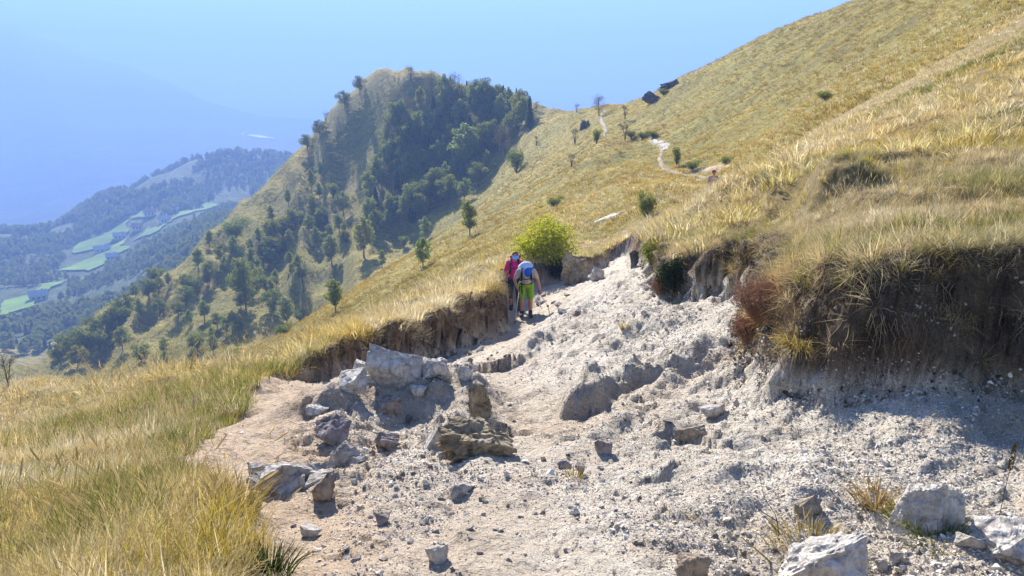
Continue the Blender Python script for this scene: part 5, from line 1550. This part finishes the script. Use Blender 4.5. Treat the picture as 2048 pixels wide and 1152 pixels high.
# --- bent man: grey shirt, lime shorts, blue cap, facing the camera
pm = person_at(1052, 634, 16)
man = empty('person', pm, 0.0, 1.0)
tag(man, 'bent hiker in grey shirt, lime green shorts and blue cap', 'person')
HIP = [(-.10, .06, .86), (.10, .06, .86)]; KNEE = [(-.115, .00, .47), (.115, .03, .47)]; ANK = [(-.105, .07, .09), (.115, .03, .09)]
CH = Vector((0, -.20, 1.19)); HEAD = Vector((.03, -.42, 1.30)); LOOK, UPV = Vector((.05, -.62, -.75)), Vector((0, -.8, .6))
SH = [(-.185, -.23, 1.27), (.185, -.23, 1.27)]; EL = [(-.30, -.20, 1.04), (.30, -.19, 1.03)]; WR = [(-.225, -.36, .86), (.345, -.33, .80)]
b = MB()
b.ball((0, .05, .90), (.165, .12, .13)); b.limb((0, .04, .95), CH, .135, .15, 14); b.ball(CH, (.185, .12, .15))
b.limb(SH[0], SH[1], .065, .065)
b.limb(CH + Vector((0, -.05, .08)), HEAD + Vector((0, .03, -.02)), .058, .055)
add_head(b, HEAD, LOOK, UPV)
GRIPS = []
for i in (0, 1):
    b.limb(HIP[i], KNEE[i], .086, .060); b.limb(KNEE[i], Vector(KNEE[i]).lerp(Vector(ANK[i]), .4) + Vector((0, .012, 0)), .057, .060); b.limb(Vector(KNEE[i]).lerp(Vector(ANK[i]), .4) + Vector((0, .012, 0)), ANK[i], .058, .038)
    b.limb(ANK[i], Vector(ANK[i]) + Vector((0, -.13, -.045)), .038, .034)
    b.limb(SH[i], EL[i], .052, .042); b.limb(EL[i], WR[i], .042, .029)
    d = (Vector(WR[i]) - Vector(EL[i])).normalized()
    GRIPS.append(add_hand(b, WR[i], d, Vector((1 if i == 0 else -1, -.4, 0))))
remeshed(b, 'body', skin, man, .008)
face_parts(man, HEAD, LOOK, UPV)
fab = lambda n, c, r=.85: plain(n, c, r, .15, 25, .15)
sh = MB()
sh.ball((0, .045, .93), (.165, .125, .10)); sh.limb((0, .04, .95), CH, .15, .165, 14); sh.ball(CH, (.195, .135, .16)); sh.limb(SH[0], SH[1], .078, .078)
for i in (0, 1): sh.limb(SH[i], Vector(SH[i]).lerp(Vector(EL[i]), .62), .074, .064)
shirt = remeshed(sh, 'shirt', fab('grey_shirt', (.40, .38, .34)), man, .012)
s_ = MB()
s_.ball((0, .05, .865), (.178, .135, .11))
for i in (0, 1): s_.limb(HIP[i], Vector(HIP[i]).lerp(Vector(KNEE[i]), .80), .105, .092, 14)
remeshed(s_, 'shorts', fab('lime_shorts', (.22, .42, .015)), man, .012)
for i in (0, 1):
    MB().limb(Vector(ANK[i]) + Vector((0, 0, .075)), ANK[i], .045, .045).build('sock', fab('black_sock', (.02, .02, .02)), man)
    m = MB(); boot(m, ANK[i], Vector(ANK[i]) + Vector((.02 if i else -.02, -.17, 0)), .012)
    bt = remeshed(m, 'boot', fab('dark_boot', (.05, .05, .06)), man, .012)
    a = Vector(ANK[i])
    MB().tube([(a.x, a.y + .055, .010), (a.x + (.02 if i else -.02), a.y - .205, .010)], [.055, .048], 10, flat=(1, .3)).build('sole', fab('sole_grey', (.25, .24, .22)), bt)
# cap: blue crown and brim
f = LOOK.normalized(); s = f.cross(UPV).normalized(); u = s.cross(f)
cap = MB().ball(HEAD + u * .045 - f * .005, (.094, .112, .088), 16, 9, Matrix((s, f, u)).transposed())
hat = cap.build('cap', fab('blue_cap', (.02, .10, .48)), man)
br = MB()
for j in range(2):
    V = []
    for k in range(9):
        a = R(-80 + 20 * k)
        V.append(HEAD + u * (.055 - .006 * j) + s * math.sin(a) * .088 + f * (.06 + math.cos(a) * .115)); V.append(HEAD + u * (.062 - .006 * j) + s * math.sin(a) * .085 + f * math.cos(a) * .06)
    br.add(V, [(2 * k, 2 * k + 1, 2 * k + 3, 2 * k + 2) for k in range(8)])
br.build('brim', fab('blue_brim', (.02, .09, .42)), hat)
MB().tube([HEAD - f * .04 + u * .02 + s * .09, HEAD + f * .06 - u * .02 + s * .085], .006, 5)
# shirt print, chest strap and belt lie on the shirt
strapm = fab('black_strap', (.015, .015, .018))
pr = MB().box((-.05, -.004, -.018), (.05, .004, .018), Matrix.Translation((.03, -.318, 1.115)) @ Matrix.Rotation(R(-35), 4, 'X'))
pr.build('chest_print', fab('pink_print', (.60, .16, .14)), shirt, False)
# backpack on his back
def pack(label, at_, tilt, main, lid, sc=1.0, web=strapm, name='backpack'):
    r = empty(name, at_); r.rotation_euler = tilt; r.scale = (sc, sc, sc)
    m = MB().ball((0, 0, .0), (.165, .115, .25), 14, 10); m.box((-.13, -.08, -.22), (.13, .09, .18)); m.ball((-.15, .0, -.1), (.06, .07, .12)); m.ball((.15, .0, -.1), (.06, .07, .12))
    remeshed(m, 'pack_body', main, r, .016, 4)
    l = MB().ball((0, 0, .25), (.175, .13, .075)); remeshed(l, 'pack_lid', lid, r, .014, 2)
    return tag(r, label, 'backpack')
mp = pack('white and blue hiking backpack on the bent hiker', pm + Vector((0, .03, 1.20)), (R(38), 0, 0), fab('navy_pack', (.03, .05, .10)), fab('pale_blue_lid', (.50, .62, .78)), 1.0)
blue2 = fab('bright_blue_pocket', (.03, .16, .55))
for k in (-1, 1):
    MB().ball((.14 * k, -.02, .20), (.075, .10, .06)).build('lid_pocket', fab('white_pocket', (.66, .70, .76)) if k < 0 else blue2, mp)
for k in (-1, 1):
    MB().tube([pm + Vector((.10 * k, -.05, 1.33)), pm + Vector((.115 * k, -.25, 1.36)), pm + Vector((.12 * k, -.37, 1.24)), pm + Vector((.125 * k, -.30, 1.08)), pm + Vector((.13 * k, -.10, .99))], .026, 6, flat=(1, .45)).build('shoulder_strap', strapm, mp)
MB().tube([pm + Vector((.17 * c, .05 - .155 * q, .93 - .02 * q)) for c, q in ((-1.05, 0), (-.8, .75), (-.4, 1.05), (0, 1.12), (.4, 1.05), (.8, .75), (1.05, 0))], .02, 6, flat=(.5, 1)).build('hip_belt', strapm, mp)
MB().tube([pm + Vector((-.12, -.325, 1.105)), pm + Vector((0, -.345, 1.09)), pm + Vector((.12, -.325, 1.105))], .011, 6, flat=(.5, 1)).build('chest_strap', strapm, mp)
MB().tube([pm + Vector((-.125, -.11, .90)), pm + Vector((-.10, -.12, .66))], .015, 6).build('strap_end', strapm, mp)
for c in mp.children:
    if c.name.split('.')[0] in ('shoulder_strap', 'hip_belt', 'chest_strap', 'strap_end'):
        bpy.context.view_layer.update()
        c.matrix_parent_inverse = mp.matrix_world.inverted()

def pole(grip, tip, label, up=.10):
    g, t = Vector(grip), Vector(tip)
    d = (t - g).normalized()
    r = empty('trekking_pole', t)
    metal, black = plain('pole_metal', (.55, .55, .56), .35), plain('pole_grip', (.03, .03, .03), .8)
    top = g - d * up
    MB().tube([g - t, t - t - d * .03], [.012, .009], 8).build('shaft', metal, r)
    MB().tube([top - t, top - t + d * .02, g - t + d * .05], [.012, .016, .013], 8).build('grip', black, r)
    MB().tube([-d * .10, -d * .085], [.03, .034], 10).build('basket', black, r)
    MB().tube([-d * .045, Vector((0, 0, 0))], [.006, .002], 6).build('tip', black, r)
    return tag(r, label, 'trekking pole')
def tip_at(px, py, y): 
    x = float(pix(px, py)[0]) * y
    return Vector((x, y, gz(x, y) - .01))
pole(pm + GRIPS[0], tip_at(1029, 646, pm.y - .75), 'silver trekking pole held at left by the bent hiker')
pole(pm + GRIPS[1], tip_at(1097, 610, pm.y + .45), 'trekking pole held at right by the bent hiker')

# --- woman behind in pink
Yw = pm.y + 1.15
xw = float(pix(1029, 600)[0]) * Yw
pw = Vector((xw, Yw, gz(xw, Yw)))
wom = empty('person', pw, 0.0, 1.0)
tag(wom, 'hiker in pink top and light blue visor behind the bent hiker', 'person')
HIP = [(-.095, .0, .88), (.095, .0, .88)]; KNEE = [(-.10, -.06, .48), (.10, -.02, .48)]; ANK = [(-.09, .03, .09), (.11, -.05, .09)]
CH = Vector((0, -.07, 1.26)); HEAD = Vector((.02, -.16, 1.54)); LOOK, UPV = Vector((0, -.9, -.35)), Vector((0, -.3, .95))
SH = [(-.165, -.08, 1.35), (.165, -.08, 1.35)]; EL = [(-.26, -.05, 1.08), (.25, -.05, 1.08)]; WR = [(-.275, -.22, .92), (.26, -.24, .93)]
b = MB()
b.ball((0, 0, .93), (.165, .115, .14)); b.limb((0, -.01, .98), CH, .12, .13, 14); b.ball(CH, (.165, .11, .14)); b.limb(SH[0], SH[1], .055, .055)
b.limb(CH + Vector((0, 0, .10)), HEAD + Vector((0, .02, -.04)), .05, .05)
add_head(b, HEAD, LOOK, UPV)
WG = []
for i in (0, 1):
    b.limb(HIP[i], KNEE[i], .084, .056); b.limb(KNEE[i], Vector(KNEE[i]).lerp(Vector(ANK[i]), .4), .053, .055); b.limb(Vector(KNEE[i]).lerp(Vector(ANK[i]), .4), ANK[i], .054, .036)
    b.limb(ANK[i], Vector(ANK[i]) + Vector((0, -.12, -.045)), .036, .032)
    b.limb(SH[i], EL[i], .046, .037); b.limb(EL[i], WR[i], .037, .026)
    WG.append(add_hand(b, WR[i], (Vector(WR[i]) - Vector(EL[i])).normalized(), Vector((1 if i == 0 else -1, -.3, 0))))
remeshed(b, 'body', skin, wom, .008)
face_parts(wom, HEAD, LOOK, UPV)
t_ = MB(); t_.ball((0, 0, .95), (.175, .125, .13)); t_.limb((0, -.01, .98), CH, .135, .145, 14); t_.ball(CH, (.175, .125, .15)); t_.limb(SH[0], SH[1], .068, .068)
for i in (0, 1): t_.limb(SH[i], Vector(SH[i]).lerp(Vector(EL[i]), .75), .064, .054)
remeshed(t_, 'pink_top', fab('pink_top', (.75, .02, .22)), wom, .012)
l_ = MB(); l_.ball((0, 0, .89), (.172, .122, .11))
for i in (0, 1): l_.limb(HIP[i], KNEE[i], .095, .068, 14); l_.limb(KNEE[i], Vector(ANK[i]) + Vector((0, 0, .06)), .066, .048)
remeshed(l_, 'leggings', fab('dark_teal_leggings', (.012, .03, .045)), wom, .012)
for i in (0, 1):
    m = MB(); boot(m, ANK[i], Vector(ANK[i]) + Vector((0, -.16, 0)), .012)
    remeshed(m, 'boot', fab('dark_boot', (.05, .05, .06)), wom, .012)
f = LOOK.normalized(); s = f.cross(UPV).normalized(); u = s.cross(f); B = Matrix((s, f, u)).transposed()
h_ = MB().ball(HEAD + u * .035 - f * .022, (.088, .100, .098), 16, 10, B); h_.limb(HEAD - f * .06 - u * .02 + s * .05, HEAD - f * .05 - u * .12 + s * .05, .04, .03); h_.limb(HEAD - f * .06 - u * .02 - s * .05, HEAD - f * .05 - u * .12 - s * .05, .04, .03)
remeshed(h_, 'hair', plain('auburn_hair', (.20, .075, .03), .7, .3, 40), wom, .010, 2)
v_ = MB().tube([HEAD + u * .045 + s * math.sin(R(a)) * .097 + f * math.cos(R(a)) * .104 for a in range(-170, 171, 20)], .017, 6, flat=(.35, 1))
vis = v_.build('visor_band', fab('visor_blue', (.30, .52, .85)), wom)
br = MB()
for j in range(2):
    V = []
    for k in range(9):
        a = R(-75 + 18.75 * k)
        V.append(HEAD + u * (.015 - .006 * j) + s * math.sin(a) * .098 + f * (.06 + math.cos(a) * .125)); V.append(HEAD + u * (.052 - .006 * j) + s * math.sin(a) * .092 + f * math.cos(a) * .096)
    br.add(V, [(2 * k, 2 * k + 1, 2 * k + 3, 2 * k + 2) for k in range(8)])
br.build('brim', fab('brim_blue', (.28, .50, .85)), vis)
wp = pack('dark red backpack worn by the pink hiker', pw + Vector((.02, .15, 1.24)), (R(8), 0, 0), fab('wine_pack', (.28, .01, .05)), fab('wine_lid', (.34, .015, .07)), .92)
for k in (-1, 1):
    c = MB().tube([pw + Vector((.09 * k, .03, 1.42)), pw + Vector((.10 * k, -.10, 1.45)), pw + Vector((.105 * k, -.205, 1.33)), pw + Vector((.115 * k, -.20, 1.15)), pw + Vector((.14 * k, -.05, 1.02))], .022, 6, flat=(1, .45)).build('shoulder_strap', strapm, wp)
    bpy.context.view_layer.update(); c.matrix_parent_inverse = wp.matrix_world.inverted()
c = MB().tube([pw + Vector((-.105, -.215, 1.22)), pw + Vector((0, -.235, 1.21)), pw + Vector((.105, -.215, 1.22))], .010, 6).build('chest_strap', strapm, wp)
bpy.context.view_layer.update(); c.matrix_parent_inverse = wp.matrix_world.inverted()
pole(pw + WG[0], tip_at(994, 613, Yw - .35), 'trekking pole of the pink hiker beside the grassy bank')
pole(pw + WG[1], tip_at(1085, 617, Yw - .5), 'trekking pole of the pink hiker right of the bent hiker')

# --- third hiker, only cap and shoulders above the near grass
Y3 = 36.0
x3 = float(pix(1426, 355)[0]) * Y3
p3 = Vector((x3, Y3, gz(x3, Y3)))
top3 = at(1426, 347, Y3).z
hk = empty('person', (x3, Y3, max(p3.z, top3 - 1.72)), 0.3, 1.0)
tag(hk, 'distant hiker in red cap half hidden behind the grass bank', 'person')
b = MB(); HEAD, LOOK, UPV = Vector((0, -.06, 1.60)), Vector((0, -1, -.25)), Vector((0, 0, 1))
b.ball((0, 0, .95), (.17, .12, .14)); b.limb((0, 0, 1.0), (0, -.03, 1.28), .13, .15); b.limb((-.17, -.03, 1.40), (.17, -.03, 1.40), .06, .06); b.limb((0, -.03, 1.4), (0, -.05, 1.55), .05, .05)
add_head(b, HEAD, LOOK, UPV)
for k in (-1, 1):
    b.limb((.10 * k, 0, .88), (.11 * k, -.04, .48), .085, .06); b.limb((.11 * k, -.04, .48), (.10 * k, .02, .09), .058, .04); b.limb((.10 * k, .02, .07), (.10 * k, -.13, .04), .04, .035)
    b.limb((.18 * k, -.03, 1.38), (.25 * k, 0, 1.10), .05, .04); b.limb((.25 * k, 0, 1.10), (.26 * k, -.16, .92), .04, .028)
    add_hand(b, (.26 * k, -.16, .92), (0, -.6, -.8), (-k, -.3, 0))
remeshed(b, 'body', skin, hk, .010)
face_parts(hk, HEAD, LOOK, UPV)
m = MB(); m.ball((0, 0, .97), (.18, .13, .13)); m.limb((0, 0, 1.0), (0, -.03, 1.28), .145, .165); m.limb((-.17, -.03, 1.40), (.17, -.03, 1.40), .075, .075)
for k in (-1, 1): m.limb((.18 * k, -.03, 1.38), (.235 * k, 0, 1.16), .066, .056)
remeshed(m, 'shirt', fab('dusty_pink_shirt', (.42, .26, .26)), hk, .014)
m = MB(); m.ball((0, 0, .90), (.178, .13, .11))
for k in (-1, 1): m.limb((.10 * k, 0, .88), (.11 * k, -.04, .48), .1, .07); m.limb((.11 * k, -.04, .48), (.10 * k, .02, .12), .07, .055)
remeshed(m, 'trousers', fab('dark_trousers', (.03, .03, .04)), hk, .014)
cp = MB().ball(HEAD + Vector((0, .0, .055)), (.092, .108, .085)).build('cap', fab('red_cap', (.50, .02, .015)), hk)
MB().tube([HEAD + Vector((-.07, -.13, .045)), HEAD + Vector((0, -.17, .04)), HEAD + Vector((.07, -.13, .045))], .03, 6, flat=(1, .25)).build('brim', fab('red_brim', (.40, .02, .015)), cp)
